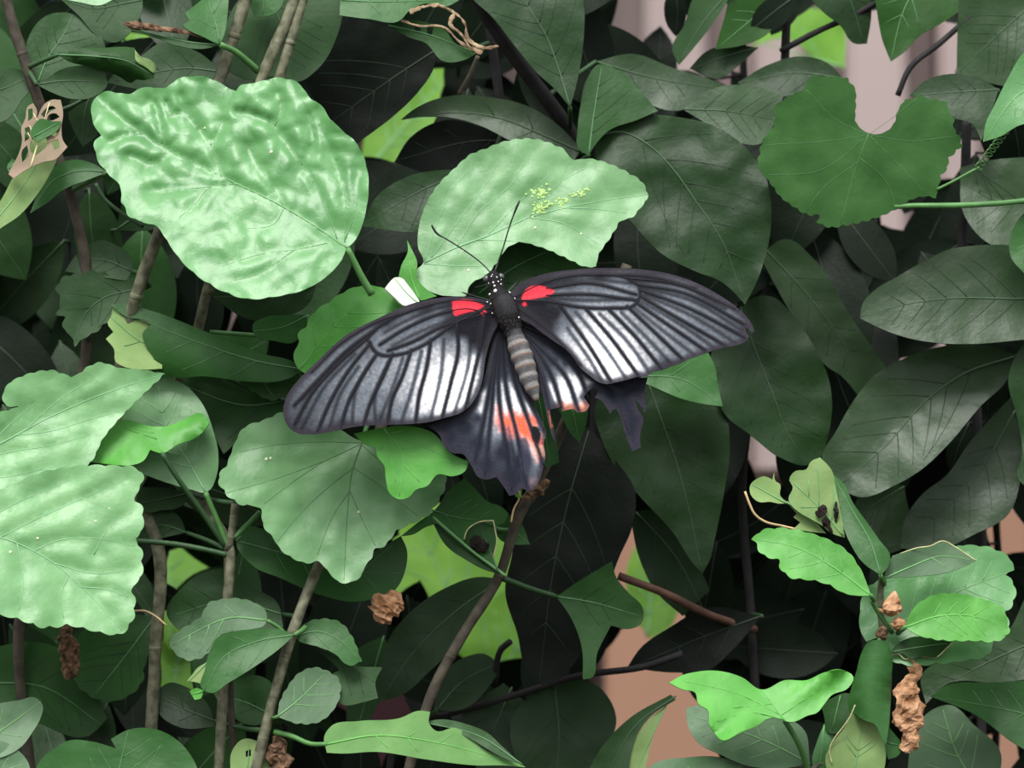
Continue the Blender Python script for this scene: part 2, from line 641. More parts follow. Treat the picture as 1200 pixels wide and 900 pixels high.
def specks(lo, pts, mat=M_SPECK, r=1.6, name='specks'):
    """small droppings on a leaf, joined"""
    depth, base = LEAFDATA[lo.name]
    bm = bmesh.new()
    for (x, y) in nums(pts):
        z = float(depth(np.array([[x, y]]))[0])
        c = P(x, y, z - 0.3)
        res = bmesh.ops.create_icosphere(bm, subdivisions=1, radius=r * S * random.uniform(.7, 1.3))
        for v in res['verts']:
            v.co = Vector((v.co.x * random.uniform(.9, 1.3), v.co.y * .5, v.co.z)) + c - base
    me = bpy.data.meshes.new(name)
    bm.to_mesh(me)
    bm.free()
    me.materials.append(mat)
    o = bpy.data.objects.new(name, me)
    o['kind'] = 'stuff'
    COL.objects.link(o)
    o.parent = lo
    o['wl'] = tuple(base)
    return o


def thread(parent, path, r, mat, name, sides=6, label=None):
    pts = spline(nums(path), step=4)
    w = [P(*p) for p in pts]
    V, F = tube_geo(w, [r * S * (1 + .15 * noise.noise(Vector((p[0] * .2, p[1] * .2, 1)))) for p in pts], sides)
    o = new_obj(name, V, F, mat, parent, w[0])
    if label:
        o['label'] = label
    return o


def crumple(parent, path, radii, mat, name, amp=0.35, seed=0.0, flat=0.6, sides=18, freq=0.11, label=None):
    """crumpled dry leaf / bud: a swept skin pushed in and out by noise"""
    raw = [(*a, b) for a, b in zip(nums(path), radii)]
    sp = spline(raw, step=3)
    V, F = [], []
    w = [P(p[0], p[1], p[2]) for p in sp]
    tube_geo(w, [max(0.3, p[3]) * S for p in sp], sides, V=V, F=F, flat=flat)
    k = freq / S
    for i, v in enumerate(V):
        ring = min(i // sides, len(w) - 1)
        c = w[ring]
        q = v * k + Vector((seed, 0, 0))
        f = 1 + amp * (noise.noise(q) * 1.1 - 1.5 * abs(noise.noise(q * 1.9)) + 0.35 - 0.7 * abs(noise.noise(q * 4.3 + Vector((7, 1, 2)))) + 0.2)
        V[i] = c + (v - c) * f
    o = new_obj(name, V, F, mat, parent, w[0], smooth=False)
    if label:
        o['label'] = label
    return o

# ------------------------------------------------------------------ setting: ground and the wall behind
YW = 0.60
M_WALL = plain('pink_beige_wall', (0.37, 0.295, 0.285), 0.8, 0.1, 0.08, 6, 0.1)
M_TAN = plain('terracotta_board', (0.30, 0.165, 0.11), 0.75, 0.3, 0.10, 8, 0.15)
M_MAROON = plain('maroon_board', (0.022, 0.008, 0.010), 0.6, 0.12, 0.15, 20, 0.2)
M_SOIL = plain('soil', (0.035, 0.025, 0.018), 0.95, 0.1, 0.4, 40, 0.9)


def box(V, F, x0, x1, y0, y1, z0, z1):
    b = len(V)
    V += [Vector((x, y, z)) for x in (x0, x1) for y in (y0, y1) for z in (z0, z1)]
    for f in ((0, 1, 3, 2), (4, 6, 7, 5), (0, 4, 5, 1), (2, 3, 7, 6), (0, 2, 6, 4), (1, 5, 7, 3)):
        F.append(tuple(b + i for i in f))


V, F = [], []
NX, NY = 50, 50
for j in range(NY + 1):
    for i in range(NX + 1):
        x, y = -1.5 + 3.0 * i / NX, -1.75 + 2.5 * j / NY
        V.append(Vector((x, y, 0.004 * noise.noise(Vector((x * 9, y * 9, 0))))))
for j in range(NY):
    for i in range(NX):
        a = j * (NX + 1) + i
        F.append((a, a + 1, a + NX + 2, a + NX + 1))
fl = new_obj('floor', V, F, M_SOIL)
fl['kind'] = 'structure'

V, F = [], []
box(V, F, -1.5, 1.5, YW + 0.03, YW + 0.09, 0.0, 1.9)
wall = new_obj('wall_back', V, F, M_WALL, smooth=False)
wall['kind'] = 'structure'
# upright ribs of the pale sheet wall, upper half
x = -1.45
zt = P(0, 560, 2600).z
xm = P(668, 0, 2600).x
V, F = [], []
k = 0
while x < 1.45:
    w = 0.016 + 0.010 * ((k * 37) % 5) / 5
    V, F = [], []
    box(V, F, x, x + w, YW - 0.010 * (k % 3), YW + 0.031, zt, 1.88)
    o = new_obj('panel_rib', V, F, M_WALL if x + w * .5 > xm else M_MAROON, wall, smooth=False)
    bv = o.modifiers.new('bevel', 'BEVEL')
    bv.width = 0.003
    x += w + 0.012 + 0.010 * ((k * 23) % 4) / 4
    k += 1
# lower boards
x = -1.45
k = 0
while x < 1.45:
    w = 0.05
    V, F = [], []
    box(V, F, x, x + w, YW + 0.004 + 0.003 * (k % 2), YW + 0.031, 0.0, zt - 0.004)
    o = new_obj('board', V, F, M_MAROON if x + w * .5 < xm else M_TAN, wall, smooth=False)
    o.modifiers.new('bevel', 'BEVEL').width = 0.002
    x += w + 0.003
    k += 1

# ================================================================== hibiscus shrubs (front)
# --- shoot 1: tall left stem
A = Plant('hibiscus_shoot', 'tall leafy hibiscus shoot with brown speckled stem, big puckered pale leaf on top', 'shrub', 170, 30)
A.stem('296,-25,40 258,92,35 182,285,30 165,330,30 142,430,60 150,560,75 185,640,60 182,760,60 174,910,60', 7.5, M_BARK, to_ground=True, node=9)
A.stem('362,-25,45 327,92,35 278,240,40 243,340,62 228,400,80 207,450,85 205,530,85 248,605,50 268,640,28 267,700,25 262,800,25 256,910,25', 6.2, M_BARK, to_ground=True, node=8)
A.stem('352,-25,42 345,0,40 307,92,32 278,200,30 265,290,30 243,345,28', 7.0, M_BARK, node=3)
A.stem('2,-30,60 10,10,60 32,80,60 60,160,65 82,227,70 98,293,75 100,420,80 60,560,85 22,740,90 36,910,90', 6.5, M_BARK2, to_ground=True, node=6)
L1 = leaf(A, '407,291 400,305 385,322 360,338 325,347 290,350 255,338 230,322 212,305 201,290 193,278 187,268 168,260 150,252 147,243 142,238 143,228 137,213 123,200 113,183 111,166 118,159 109,143 107,127 112,114 125,107 140,109 153,110 160,105 168,103 180,102 195,103 200,98 208,93 230,89 247,92 262,100 277,107 281,101 300,97 313,93 343,94 357,105 365,117 371,119 384,136 400,152 416,166 428,190 432,215 430,240 425,262 415,283',
     '407,291 400,286 333,243 260,207 200,177 167,157 114,113', -40, -0.05, 0.42, 'H', (1.5, 24), 0.05, 0.10, 0.06, puck=6.0, und=7, step=4.2, quilt=(140, 300, .28),
     lats=['395,280 375,228 353,193 335,168 322,148 300,136 278,131', '353,193 366,170 362,135', '333,243 310,205 292,178', '260,207 247,170 232,150 217,131 212,112', '247,170 260,150 263,143', '190,168 187,140 181,120',
           '280,216 262,216 247,219 228,240 210,255', '247,219 210,222 173,223', '200,177 185,190 152,183', '167,157 150,158 130,166', '383,285 345,293 310,297 260,312', '345,293 300,322 270,330', '404,284 405,235 396,198 380,160 372,130', '333,243 322,262 290,268', '405,280 418,240 420,200', '217,131 200,135 195,120', '322,148 330,128 325,110'],
     pet='413,303 424,325 436,345', petr=4.2, label='large puckered pale green leaf, deeply quilted and scalloped', vr=1.5)
specks(L1, '300,236 318,178 240,150')
leaf(A, '258,52 252,50 240,44 218,33 214,29 222,24 217,15 236,0 250,-14 270,-16 268,0 266,22 263,40', '258,52 252,25 245,0 250,-14', 10, 0.1, .3, 'M', nlat=3, pet='275,60 290,72 302,83', petr=4, label='small upright leaf at a dry-tipped rolled twig leaf')
L2b = leaf(A, '257,53 232,50 205,44 180,40 152,30 146,32 160,37 185,45 210,54 240,57', '257,53 220,49 185,41 150,31', 5, 0, .3, 'D', nlat=0, pet='', name='leaf', label='narrow rolled leaf with a dried brown tip', und=1)
crumple(L2b, '238,44,2 215,37,1 190,34,1 170,31,2 155,29,3 143,27,4', [1, 2.5, 3, 4, 5, 1.5], M_DRYDK, 'dried_tip', .5, 2)
L3 = leaf(A, '68,64 76,60 90,57 120,56 150,55 158,56 158,65 170,77 181,85 180,92 165,94 160,93 155,97 140,90 125,83 100,77 80,72', '68,64 110,66 150,72 178,88', 20, 0, .2, 'D', nlat=3, cyl=10, pet='48,72 30,80', label='dark rolled leaf with a pale torn end', und=2)
patch(L3, '158,58 165,66 176,70 183,78 180,86 170,78 160,72', leaf_mat('P'), 3, 'torn_end')
leaf(A, '43,99 56,91 70,82 100,76 127,73 124,88 126,98 114,111 105,115 85,116 60,108', '43,99 70,95 100,95 124,97', 36, 0, .3, 'B', nlat=3, fold=.2, pet='38,90 33,82', label='blue-green leaf folded along its midrib')
leaf(A, '43,100 30,70 35,40 55,18 80,15 105,28 122,50 124,62 100,80 70,95', '43,100 55,70 75,40 85,18', 85, -.1, .3, 'D')
leaf(A, '72,0 100,-20 166,-15 166,14 155,35 134,50 114,42 92,18', '166,0 140,5 110,10 80,2', 95, 0, .3, 'B', pet='')
leaf(A, '160,104 125,97 140,80 162,68 190,50 215,54 240,66 258,84 250,100 205,107', '258,84 220,80 180,85 135,95', 88, 0, .4, 'B')
leaf(A, '85,114 108,111 124,118 112,160 97,172 86,152 80,132', '105,112 98,140 97,171', 70, 0, .2, 'B', nlat=3)
leaf(A, '35,250 50,215 62,197 85,187 110,192 126,202 102,211 75,222 55,238', '126,202 95,200 65,210 38,246', 40, 0, .4, 'M', nlat=4, pet='100,215 80,225', label='dull green pointed leaf below the eaten leaf')
L8 = leaf(A, '-40,310 0,268 22,253 42,230 58,205 68,182 69,160 60,150 48,152 38,165 30,185 18,203 0,236 -40,280', '-40,296 0,252 35,205 58,160', -10, .1, .3, 'P', nlat=5, pet='', label='pale eaten leaf with a brown lacy skeleton tip')
leaf(A, '10,204 16,192 22,180 26,165 25,150 30,138 33,124 39,121 43,128 42,142 46,132 52,122 60,117 71,117 74,132 72,150 74,165 79,172 72,180 66,186 50,190 36,196 24,203 16,209', '36,196 58,120', -13, .1, .3, 'R', parent=L8, name='dry_lace', nlat=4, step=5, und=3,
     holes=['33,128 38,127 38,138 33,142', '29,150 35,148 34,162 29,166', '48,134 54,127 62,124 66,127 58,131 52,138', '56,136 66,133 70,137 62,141 55,142', '38,164 44,160 52,160 56,168 50,176 42,182 36,178', '58,148 66,146 70,152 64,160 58,156', '26,176 32,170 33,184 26,190', '60,166 68,163 70,172 64,176'])
leaf(A, '36,158 40,146 48,139 60,142 72,142 68,152 56,160 44,166', '40,160 68,144', -17, .1, .3, 'M', parent=L8, name='green_remnant', nlat=0, step=5)
leaf(A, '8,196 14,186 20,190 18,200 12,204', '10,198 18,190', -17, .1, .3, 'M', parent=L8, name='green_remnant', nlat=0, step=5)
leaf(A, '-30,90 0,80 38,84 40,96 25,118 12,137 -30,150', '-30,110 0,105 36,90', 60, 0, .4, 'B', nlat=3, pet='')
leaf(A, '80,0 95,3 118,6 135,-2 130,-20 80,-20', '130,-10 80,-5', 30, 0, .5, 'H', nlat=2, pet='')
leaf(A, '300,-20 262,40 262,75 285,92 330,90 348,96 371,82 395,42 402,6 395,-20', '310,-18 330,30 345,90', 95, .1, .35, 'B', nlat=5, label='broad dull grey-green leaf behind the three stems', pet='')
leaf(A, '293,5 300,20 320,17 332,3 330,-18 295,-18', '310,-18 308,18', 60, 0, .3, 'M', nlat=2, pet='')
leaf(A, '76,318 88,300 104,287 119,281 135,287 150,296 155,316 148,329 128,326 100,322', '155,318 125,305 95,303', 75, -.05, .35, 'B', nlat=3, label='dull leaf just above the dark serrated leaf')
leaf(A, '168,338 158,326 140,327 120,319 105,318 90,321 76,324 66,338 71,352 66,368 76,372 74,385 82,392 88,406 96,398 112,389 128,375 152,360 166,352', '168,338 150,341 120,350 100,368 87,403', 60, 0, .35, 'B', (2.5, 16), nlat=4, puck=1.5, label='dark grey-green serrated drooping leaf', pet='175,335 170,330')
L14 = leaf(A, '354,433 344,441 330,446 290,447 240,441 200,441 182,432 180,420 171,405 167,391 178,380 170,375 150,372 135,362 129,357 142,356 180,365 235,386 270,400 310,415 345,425', '354,433 300,423 240,404 190,385 140,363', 20, .1, .25, 'M', nlat=4, cyl=60, pet='365,437 380,440', label='dark leaf rolled lengthwise with a pale eaten end', und=2)
leaf(A, '132,361 150,374 182,378 190,400 190,432 165,433 146,430 135,423 134,410 124,397 133,389 126,378 130,371', '190,410 165,400 130,372', 33, .1, .2, 'P', parent=L14, name='pale_flap', nlat=3)
leaf(A, '362,369 335,369 310,372 296,381 298,392 320,399 346,400 354,388', '362,369 330,384 297,388', 55, 0, .3, 'M', nlat=3, pet='350,397 300,393 246,389', petr=2.5)
leaf(A, '248,345 270,332 300,330 345,320 372,330 362,355 330,372 300,376 268,362', '372,330 330,345 250,348', 95, 0, .3, 'C')
leaf(A, '352,436 330,440 300,440 276,444 295,458 322,469 336,462 350,452', '352,436 310,450 322,467', 55, 0, .3, 'D', (2, 14), nlat=2, pet='')
leaf(A, '200,445 250,440 310,452 334,470 325,495 288,510 262,532 245,500 225,460', '334,470 290,475 210,450', 90, 0, .35, 'D')

# --- shoot 2: lower-left bright leaves
Bp = Plant('hibiscus_shoot', 'bright low hibiscus shoot at the left with two huge overlapping pale leaves', 'shrub', 266, 26)
Bp.stem('276,590,24 272,622,24 266,645,25', 5.0, M_BARK, node=2)
Bp.stem('-70,640,30 -40,660,40 -60,760,50 -60,910,50', 6, M_BARK, to_ground=True)
Bp.stem('266,645,25 268,760,40 275,910,40', 4, M_BARK2, to_ground=True)
leaf(Bp, '193,438 165,433 140,431 115,425 100,432 90,440 60,434 28,440 8,452 3,464 5,473 22,477 0,483 -60,500 -80,560 -60,620 0,596 60,562 106,542 120,515 145,485 170,460', '-80,560 0,520 60,488 120,462 193,438', -28, .05, .2, 'W', (1.6, 15), .10, .03, .04, und=6, nlat=0, pet='', puck=2.5, step=6,
     lats=['-20,530 20,490 45,470', '30,504 55,480 90,455 115,440', '60,488 100,470 150,452', '20,510 60,505 110,490 140,482', '-40,545 10,530 60,522 105,510', '-60,560 0,560 50,550'], label='big pale blue-green leaf pointing right, its tip shaded')
L21 = leaf(Bp, '-80,600 -40,575 0,574 40,556 80,547 110,545 140,546 158,548 168,558 164,571 158,582 167,596 168,610 166,623 158,631 166,645 167,660 165,677 155,688 158,703 155,727 143,742 113,740 83,733 50,735 20,725 0,721 -60,712 -90,660', '-90,640 0,630 40,646 63,660 87,680 110,702 143,739', -85, .08, .38, 'W', (2.6, 20), .06, .02, .05, und=6, puck=3.0, step=6,
     lats=['0,630 45,607 95,585 150,560', '40,646 60,636 120,632 158,640', '63,660 110,672 155,668', '20,637 25,660 27,690 22,715', '80,675 70,700 75,725', '-40,632 0,600 40,580 85,562', '95,688 130,692 150,700', '110,650 130,615 155,600'], pet='', label='huge pale green scalloped leaf at the left edge, lit from above')
specks(L21, '12,647 112,611 44,631 128,596')
leaf(Bp, '241,577 225,574 200,567 170,556 150,546 140,520 145,485 170,455 195,443 215,450 235,470 250,505 256,535 253,560 246,574', '241,577 220,540 195,500 185,450', 30, .1, .25, 'W', nlat=5, cup=.1, pet='247,592 258,618 266,640', petr=3.6, label='mid-size pale leaf behind the small vivid green leaf')
leaf(Bp, '190,531 176,527 168,540 155,545 130,544 104,541 115,520 130,500 143,492 158,494 170,498 196,499 215,492 235,484 246,494 240,504 229,513 208,521', '190,531 185,515 176,500', -2, 0, .7, 'G', None, .1, nlat=3, wave=.06, und=4, pet='200,548 215,570 238,602 264,640', petr=3.3, label='small vivid yellow-green leaf seen edge-on', pmat=M_DPET)
leaf(Bp, '222,578 195,572 165,571 160,585 170,600 190,598 206,596 216,590', '222,578 190,585 162,590', 60, 0, .3, 'B', nlat=3)
leaf(Bp, '218,624 212,608 200,598 180,597 163,606 162,638 180,633', '218,624 190,615 165,618', 62, 0, .3, 'D', nlat=3, pet='240,632 262,642')
thread(Bp.o, '160,634,30 200,637,28 240,644,25 266,650,24', 3.6, M_DPET, 'petiole')
thread(Bp.o, '305,600,40 290,615,32 274,630,24', 3.6, M_PET, 'petiole')

# --- shoot 3: the butterfly's shoot
Cp = Plant('hibiscus_shoot', 'hibiscus shoot with broad pale leaves right under and above the butterfly', 'shrub', 330, 0)
Cp.stem('436,345,36 452,385,60 460,440,72 440,520,72 405,600,62 374,662,20 345,735,2 320,820,0 298,910,0', 6.4, M_BARK, to_ground=True, node=6)
L25 = leaf(Cp, '425,517 380,492 350,485 333,483 310,492 285,502 275,520 266,544 256,560 262,575 272,585 285,592 300,593 306,598 308,615 320,630 330,645 345,655 360,660 373,658 385,670 400,683 412,682 425,672 427,664 435,655 438,645 450,640 465,622 485,612 500,605 512,590 520,575 523,560 500,540 470,515', '425,517 413,550 408,590 405,640 403,680', 12, .03, .36, 'W', (2.4, 17), .10, .03, .05, und=6, puck=2.0, step=6,
     lats=['424,520 380,540 320,562 265,578', '424,519 370,518 320,522 280,530', '414,548 380,575 345,610 325,635', '410,575 390,605 372,650', '414,548 440,565 470,590 490,605', '410,575 425,610 440,640', '424,522 455,545 500,560', '380,540 350,560 310,590'], vr=1.0, pet='428,505 440,480 450,460', label='broad pale scalloped leaf under the left wing', vmat=M_VEINM)
specks(L25, '312,538 317,537 420,600')
leaf(Cp, '415,508 440,503 475,499 507,507 530,532 549,541 545,552 531,558 513,556 500,570 487,574 480,582 467,585 458,580 452,560 450,545 442,535 440,525 428,521', '450,503 470,530 468,582', -60, .05, .3, 'G', None, .12, nlat=2, pet='', palm=True, label='small light green lobed leaf below the hindwing')
leaf(Cp, '277,634 285,618 310,620 380,650 440,645 470,628 477,645 475,668 462,692 440,701 420,705 375,697 330,678 295,662', '277,634 330,648 400,668 470,672', 52, .05, .3, 'M', nlat=4, pet='290,622 280,632', label='dark leaf mostly hidden beneath the pale scalloped leaf')
leaf(Cp, '350,432 344,416 350,402 349,394 359,381 365,369 385,354 407,340 430,334 452,339 470,354 480,362 440,400 400,425 370,440', '352,432 380,395 430,345', 10, 0, .4, 'G', (2, 20), .12, nlat=3, puck=2, pet='', label='fresh green leaf peeping out above the left forewing')
L31 = leaf(Cp, '313,724 310,714 300,707 285,702 262,702 243,708 237,720 222,732 208,740 199,752 206,766 222,774 233,772 245,765 258,745 290,738 311,731', '313,727 270,724 230,740 202,756', -8, 0, .3, 'Y', (2.0, 15), .1, nlat=4, pet='322,732 334,742', petr=2.4, label='grey-green rounded leaf above the folded green leaf')
leaf(Cp, '345,744 330,738 300,737 270,741 256,746 245,765 240,785 236,806 246,812 268,800 300,780 330,758', '345,744 300,752 262,770 240,808', -25, .05, .35, 'M', nlat=4, fold=.2, pet='352,740 358,735', label='mid green leaf hanging from the thin stem, chewed edge')
leaf(Cp, '243,776 232,782 224,792 219,798 232,800 238,802', '243,776 222,798', -18, 0, .2, 'P', nlat=0, pet='', step=5)
leaf(Cp, '222,810 230,806 238,809 236,818 228,820', '238,810 224,814', -20, 0, .2, 'G', nlat=0, pet='', step=5)
leaf(Cp, '343,746 358,730 378,725 400,730 412,745 424,775 410,780 392,766 370,757 352,752', '343,746 375,740 400,752 423,776', 8, 0, .4, 'M', (1.5, 14), .1, nlat=3, pet='335,755', label='small scalloped leaf right of the thin stem')
leaf(Cp, '352,750 370,752 395,765 412,778 448,782 440,800 443,818 425,823 402,826 388,812 384,795 398,785 380,768', '352,750 395,770 440,800', 20, 0, .35, 'B', nlat=3, pet='', edge=False)
leaf(Cp, '325,840 328,822 337,805 350,789 370,782 385,787 397,796 399,812 392,830 376,845 350,848', '325,840 350,820 380,790', -8, .1, .35, 'Y', (1.8, 13), .08, nlat=3, pet='318,842', petr=2.5, label='small round grey-green leaf by the thin stem')
L43 = leaf(Cp, '383,882 380,863 388,851 420,845 470,841 490,833 504,834 503,848 510,856 535,853 552,866 572,881 600,890 616,899 590,897 560,897 500,890 440,881 400,883', '383,872 440,862 500,868 560,882 612,898', -42, 0, .4, 'Q', nlat=4, fold=.05, pet='365,872 340,862 322,858', petr=3.2, label='pale leaf folded over, lying near the bottom edge')
leaf(Cp, '495,846 520,843 545,848 570,858 590,876 612,896 590,888 555,868 530,855', '612,896 560,862 498,847', -36, 0, .4, 'D', parent=L43, name='dark_fold', nlat=0)
leaf(Cp, '270,905 272,880 285,866 305,870 322,882 318,905', '290,905 292,870', 15, 0, .3, 'P', nlat=2, pet='', holes=['288,880 294,878 294,886 288,887'])
crumple(Cp.o, '322,862,5 327,872,4 320,885,5 334,892,4 322,905,5', [4, 9, 12, 9, 11], M_DRYDK, 'dry_husk', .6, 5)
crumple(Cp.o, '470,697,48 462,702,40 452,712,38 446,722,40 440,727,42', [3, 12, 17, 13, 4], M_DRY, 'dried_curl', .55, 7, label='crumpled brown dried leaf remnant')
leaf(Cp, '40,908 48,890 62,878 80,868 108,869 136,877 130,866 148,856 174,853 200,862 220,880 233,905 232,960 60,960', '130,960 136,920 150,856', -60, 0, .12, 'M', None, .1, nlat=3, pet='', palm=True, label='broad green lobed leaf at the bottom left')
leaf(Cp, '-20,830 0,824 25,820 40,817 50,826 48,840 38,858 25,875 0,888 -20,890', '-20,870 10,850 48,822', -70, .1, .4, 'Y', nlat=3, pet='', label='grey-green leaf at the lower left edge')
leaf(Cp, '-20,870 0,868 20,878 34,896 30,930 -20,930', '-20,910 30,895', -90, .1, .4, 'Y', nlat=2, pet='')
leaf(Cp, '195,718 212,690 240,670 270,668 300,690 325,706 332,735 280,752 212,740', '332,720 270,705 198,722', 75, 0, .35, 'D', nlat=4)
leaf(Cp, '92,745 140,722 192,722 190,752 172,772 165,802 130,822 100,812 80,775', '180,725 150,765 110,815', 80, 0, .35, 'D', (2, 18), nlat=4, pet='')
leaf(Cp, '-20,762 40,752 86,768 126,842 104,862 40,846 -20,835', '-20,800 50,805 120,850', 95, 0, .35, 'D', nlat=4, pet='')
leaf(Cp, '182,818 198,800 216,804 246,830 252,852 210,852 188,838', '252,845 215,830 186,815', 70, 0, .35, 'C', nlat=3)
leaf(Cp, '250,812 262,830 300,850 322,840 318,800 290,790', '322,840 285,822 255,815', 85, 0, .35, 'D', nlat=3)
crumple(Cp.o, '80,733,10 76,745,8 80,760,8 84,775,8 80,790,8 78,796,9', [5, 8, 10, 9, 8, 2], M_DRYDK, 'dried_curl', .55, 3, label='dark brown dried scrap under the huge leaf')
thread(Cp.o, '155,716,-40 170,716,-38 182,722,-36 195,733,-35', 1.3, M_STRAW, 'straw_tip')
thread(Cp.o, '112,215,40 122,232,40 140,248,38 168,266,36', 2.5, M_DPET, 'tendril')

# --- shoot 4: grey-brown slanting stem, leaves right of the butterfly's tail
Dp = Plant('hibiscus_shoot', 'slanting grey-brown hibiscus stem rising behind the butterfly, with torn leaves', 'shrub', 500, 40)
Dp.stem('735,310,75 700,400,80 668,480,60 640,545,55 605,612,50 585,675,48 545,740,48 508,808,46 490,860,44 477,910,44', 6.2, M_BARK2, to_ground=True, node=6)
L52 = leaf(Dp, '496,308 488,317 491,331 510,344 532,347 546,346 550,335 571,321 582,308 595,290 604,285 635,290 665,303 690,313 699,312 700,303 705,292 714,280 722,267 727,259 740,255 750,244 759,230 757,221 752,213 737,203 717,193 693,186 667,184 663,177 650,170 633,164 607,163 587,167 567,175 553,180 533,197 513,217 499,240 491,265 490,290', '497,308 535,290 570,277 620,255 690,238 759,228', 48, -.05, .38, 'W', (1.8, 14), .06, .05, .08, und=6, puck=2.0, step=6,
     lats=['497,307 512,262 530,222 560,190', '505,303 540,255 570,215 590,180', '535,290 560,250 600,215 620,180', '570,277 610,235 650,200', '620,255 655,215 690,195', '497,309 535,312 575,312', '560,281 590,282 640,285', '620,255 660,262 700,285', '660,244 700,245 735,250'], pet='', label='large pale leaf above the butterfly with a yellow blotch')
M_BLOTCH = plain('yellow_blotch', (0.40, 0.60, 0.20), .6, .3, .2, 500, .2)
rb = random.Random(5)
bl = []
for (x0_, y0_), (x1_, y1_), wd, n_ in (((624, 226), (642, 224), 3.5, 26), ((634, 226), (628, 250), 3.5, 30), ((624, 250), (640, 244), 2.5, 16), ((640, 244), (688, 223), 2.6, 46)):
    for k in range(n_):
        t = rb.random()
        bl.append((x0_ + (x1_ - x0_) * t + rb.gauss(0, wd), y0_ + (y1_ - y0_) * t + rb.gauss(0, wd)))
specks(L52, bl, M_BLOTCH, 1.5, 'yellow_blotch')
specks(L52, '543,294 549,317 627,267 681,274')
leaf(Dp, '546,349 562,332 572,320 596,288 612,284 640,289 692,314 640,328 600,350', '560,345 600,315 640,295', 78, 0, .3, 'D', nlat=3, pet='')  # dark leaf standing in for the shaded underside of the pale leaf
leaf(Dp, '490,352 476,349 468,336 470,312 478,294 477,281 483,293 489,308 488,324 500,339 512,347', '492,352 482,325 478,284', 12, 0, .2, 'G', nlat=2, pet='', label='narrow bright green bract by the white bud')
leaf(Dp, '496,360 484,357 474,358 463,349 451,338 457,330 463,325 471,326 478,334 485,343 491,352', '496,360 478,345 463,327', 4, .3, .4, 'U', nlat=0, fold=.35, pet='', und=2, step=5, thick=.0005, label='white folded flower petal', name='flower_bud')
L27 = leaf(Dp, '470,628 490,612 510,597 526,575 545,560 558,574 572,588 588,594 596,602 591,612 578,616 560,611 549,620 543,634 528,624 512,614 500,617 484,626', '500,596 530,605 575,612', 25, 0, .35, 'M', nlat=3, fold=.15, pet='', label='torn dark green leaf below the hindwing', edge=False)
leaf(Dp, '505,605 520,617 545,640 568,657 592,674 570,668 545,655 522,638 512,622', '507,606 548,642 592,674', 16, 0, .3, 'B', parent=L27, name='folded_strip', nlat=0, vr=2.2, vmat=M_VEINL)
thread(L27, '507,606,12 530,626,12 560,651,12 593,675,13', 1.8, M_VEINL, 'bare_midrib')
leaf(Dp, '543,634 546,622 560,612 578,609 580,625 582,630 578,655 584,670 568,657', '584,670 562,615', 20, 0, .3, 'M', parent=L27, name='chewed_flap', nlat=2)
thread(L27, '544,632,12 547,622,12 561,612,12 578,610,11 580,620,11 582,632,12 578,654,14', 0.9, M_EDGE, 'pale_edge')
crumple(L27, '553,630,14 560,636,12 566,642,12 568,648,14', [3, 8, 7, 2], M_FRASS, 'frass', .6, 8)
leaf(Dp, '578,617 590,606 602,604 610,612 621,638 604,638 586,632', '580,618 600,622 619,637', 60, 0, .3, 'M', nlat=2, label='small green leaf tip beside the slanting stem')
L82 = leaf(Dp, '652,699 680,680 717,658 722,676 736,694 753,712 752,730 738,737 716,733 700,765 692,795 683,796 682,760 668,722', '652,699 690,705 750,722', 90, .05, .2, 'D', None, .18, nlat=3, pet='622,690 590,678', petr=3.5, label='dull green folded leaf hanging right of the slanting stem')
leaf(Dp, '655,478 690,474 686,500 679,519 668,507', '670,476 678,517', 45, 0, .2, 'M', nlat=0, pet='')
leaf(Dp, '628,455 640,472 652,512 655,542 640,548 628,520', '630,460 645,545', 35, 0, .2, 'M', nlat=2, pet='')
crumple(Dp.o, '642,562,20 636,572,18 625,578,18 612,584,20', [2, 5, 6, 2], M_DRYDK, 'dry_husk', .9, 12)
thread(Dp.o, '608,573,-40 609,582,-38 602,597,-36 599,612,-36', 1.2, M_STRAW, 'dry_thread')
leaf(Dp, '604,582 606,570 612,572 611,584', '608,571 607,584', -36, 0, .2, 'G', nlat=0, pet='', step=4)

# --- shoot 5: bright shoot lower right
Ep = Plant('hibiscus_shoot', 'bright hibiscus shoot at the lower right with brown dried buds', 'shrub', 1035, 0)
Ep.stem('1036,660,-12 1032,690,-8 1033,730,-2 1040,765,2 1040,830,12 1032,910,12', 3.8, M_BARK, to_ground=True, node=3)
Ep.stem('1046,742,-14 1032,722,-22 1021,703,-30', 2.9, M_PET)
Ep.stem('948,905,-25 935,870,-45 920,845,-58', 3.4, M_PET, label='green leaf stalk at the bottom')
Ep.stem('1032,850,12 1000,880,0 948,905,-25 930,960,-25', 3.4, M_BARK, to_ground=True)
leaf(Ep, '1021,698 1005,698 989,695 975,687 962,682 945,679 928,677 914,664 913,657 900,653 889,645 887,638 881,632 892,622 905,619 920,619 943,623 970,632 992,645 1008,666', '1021,698 980,667 935,642 884,632', -50, .05, .4, 'G', (2.0, 18), .08, .02, .05, nlat=4, puck=2, pet='1024,703', label='vivid green scalloped leaf pointing left')
L90 = leaf(Ep, '1032,674 1012,660 996,636 986,610 980,575 972,552 988,566 1000,590 1016,612 1030,632 1043,652 1041,664', '1032,674 1020,635 1000,600 974,553', -12, -.2, .3, 'M', nlat=3, fold=.2, pet='1034,682', label='folded leaf, dark above, pale torn underside', pmat=M_PET)
leaf(Ep, '924,585 929,570 925,563 932,552 945,550 950,541 961,536 974,550 980,575 987,610 990,630 975,625 962,615 948,607 936,600', '988,628 965,600 930,566', -4, .1, .2, 'P', parent=L90, name='pale_underside', nlat=3, edge=False)
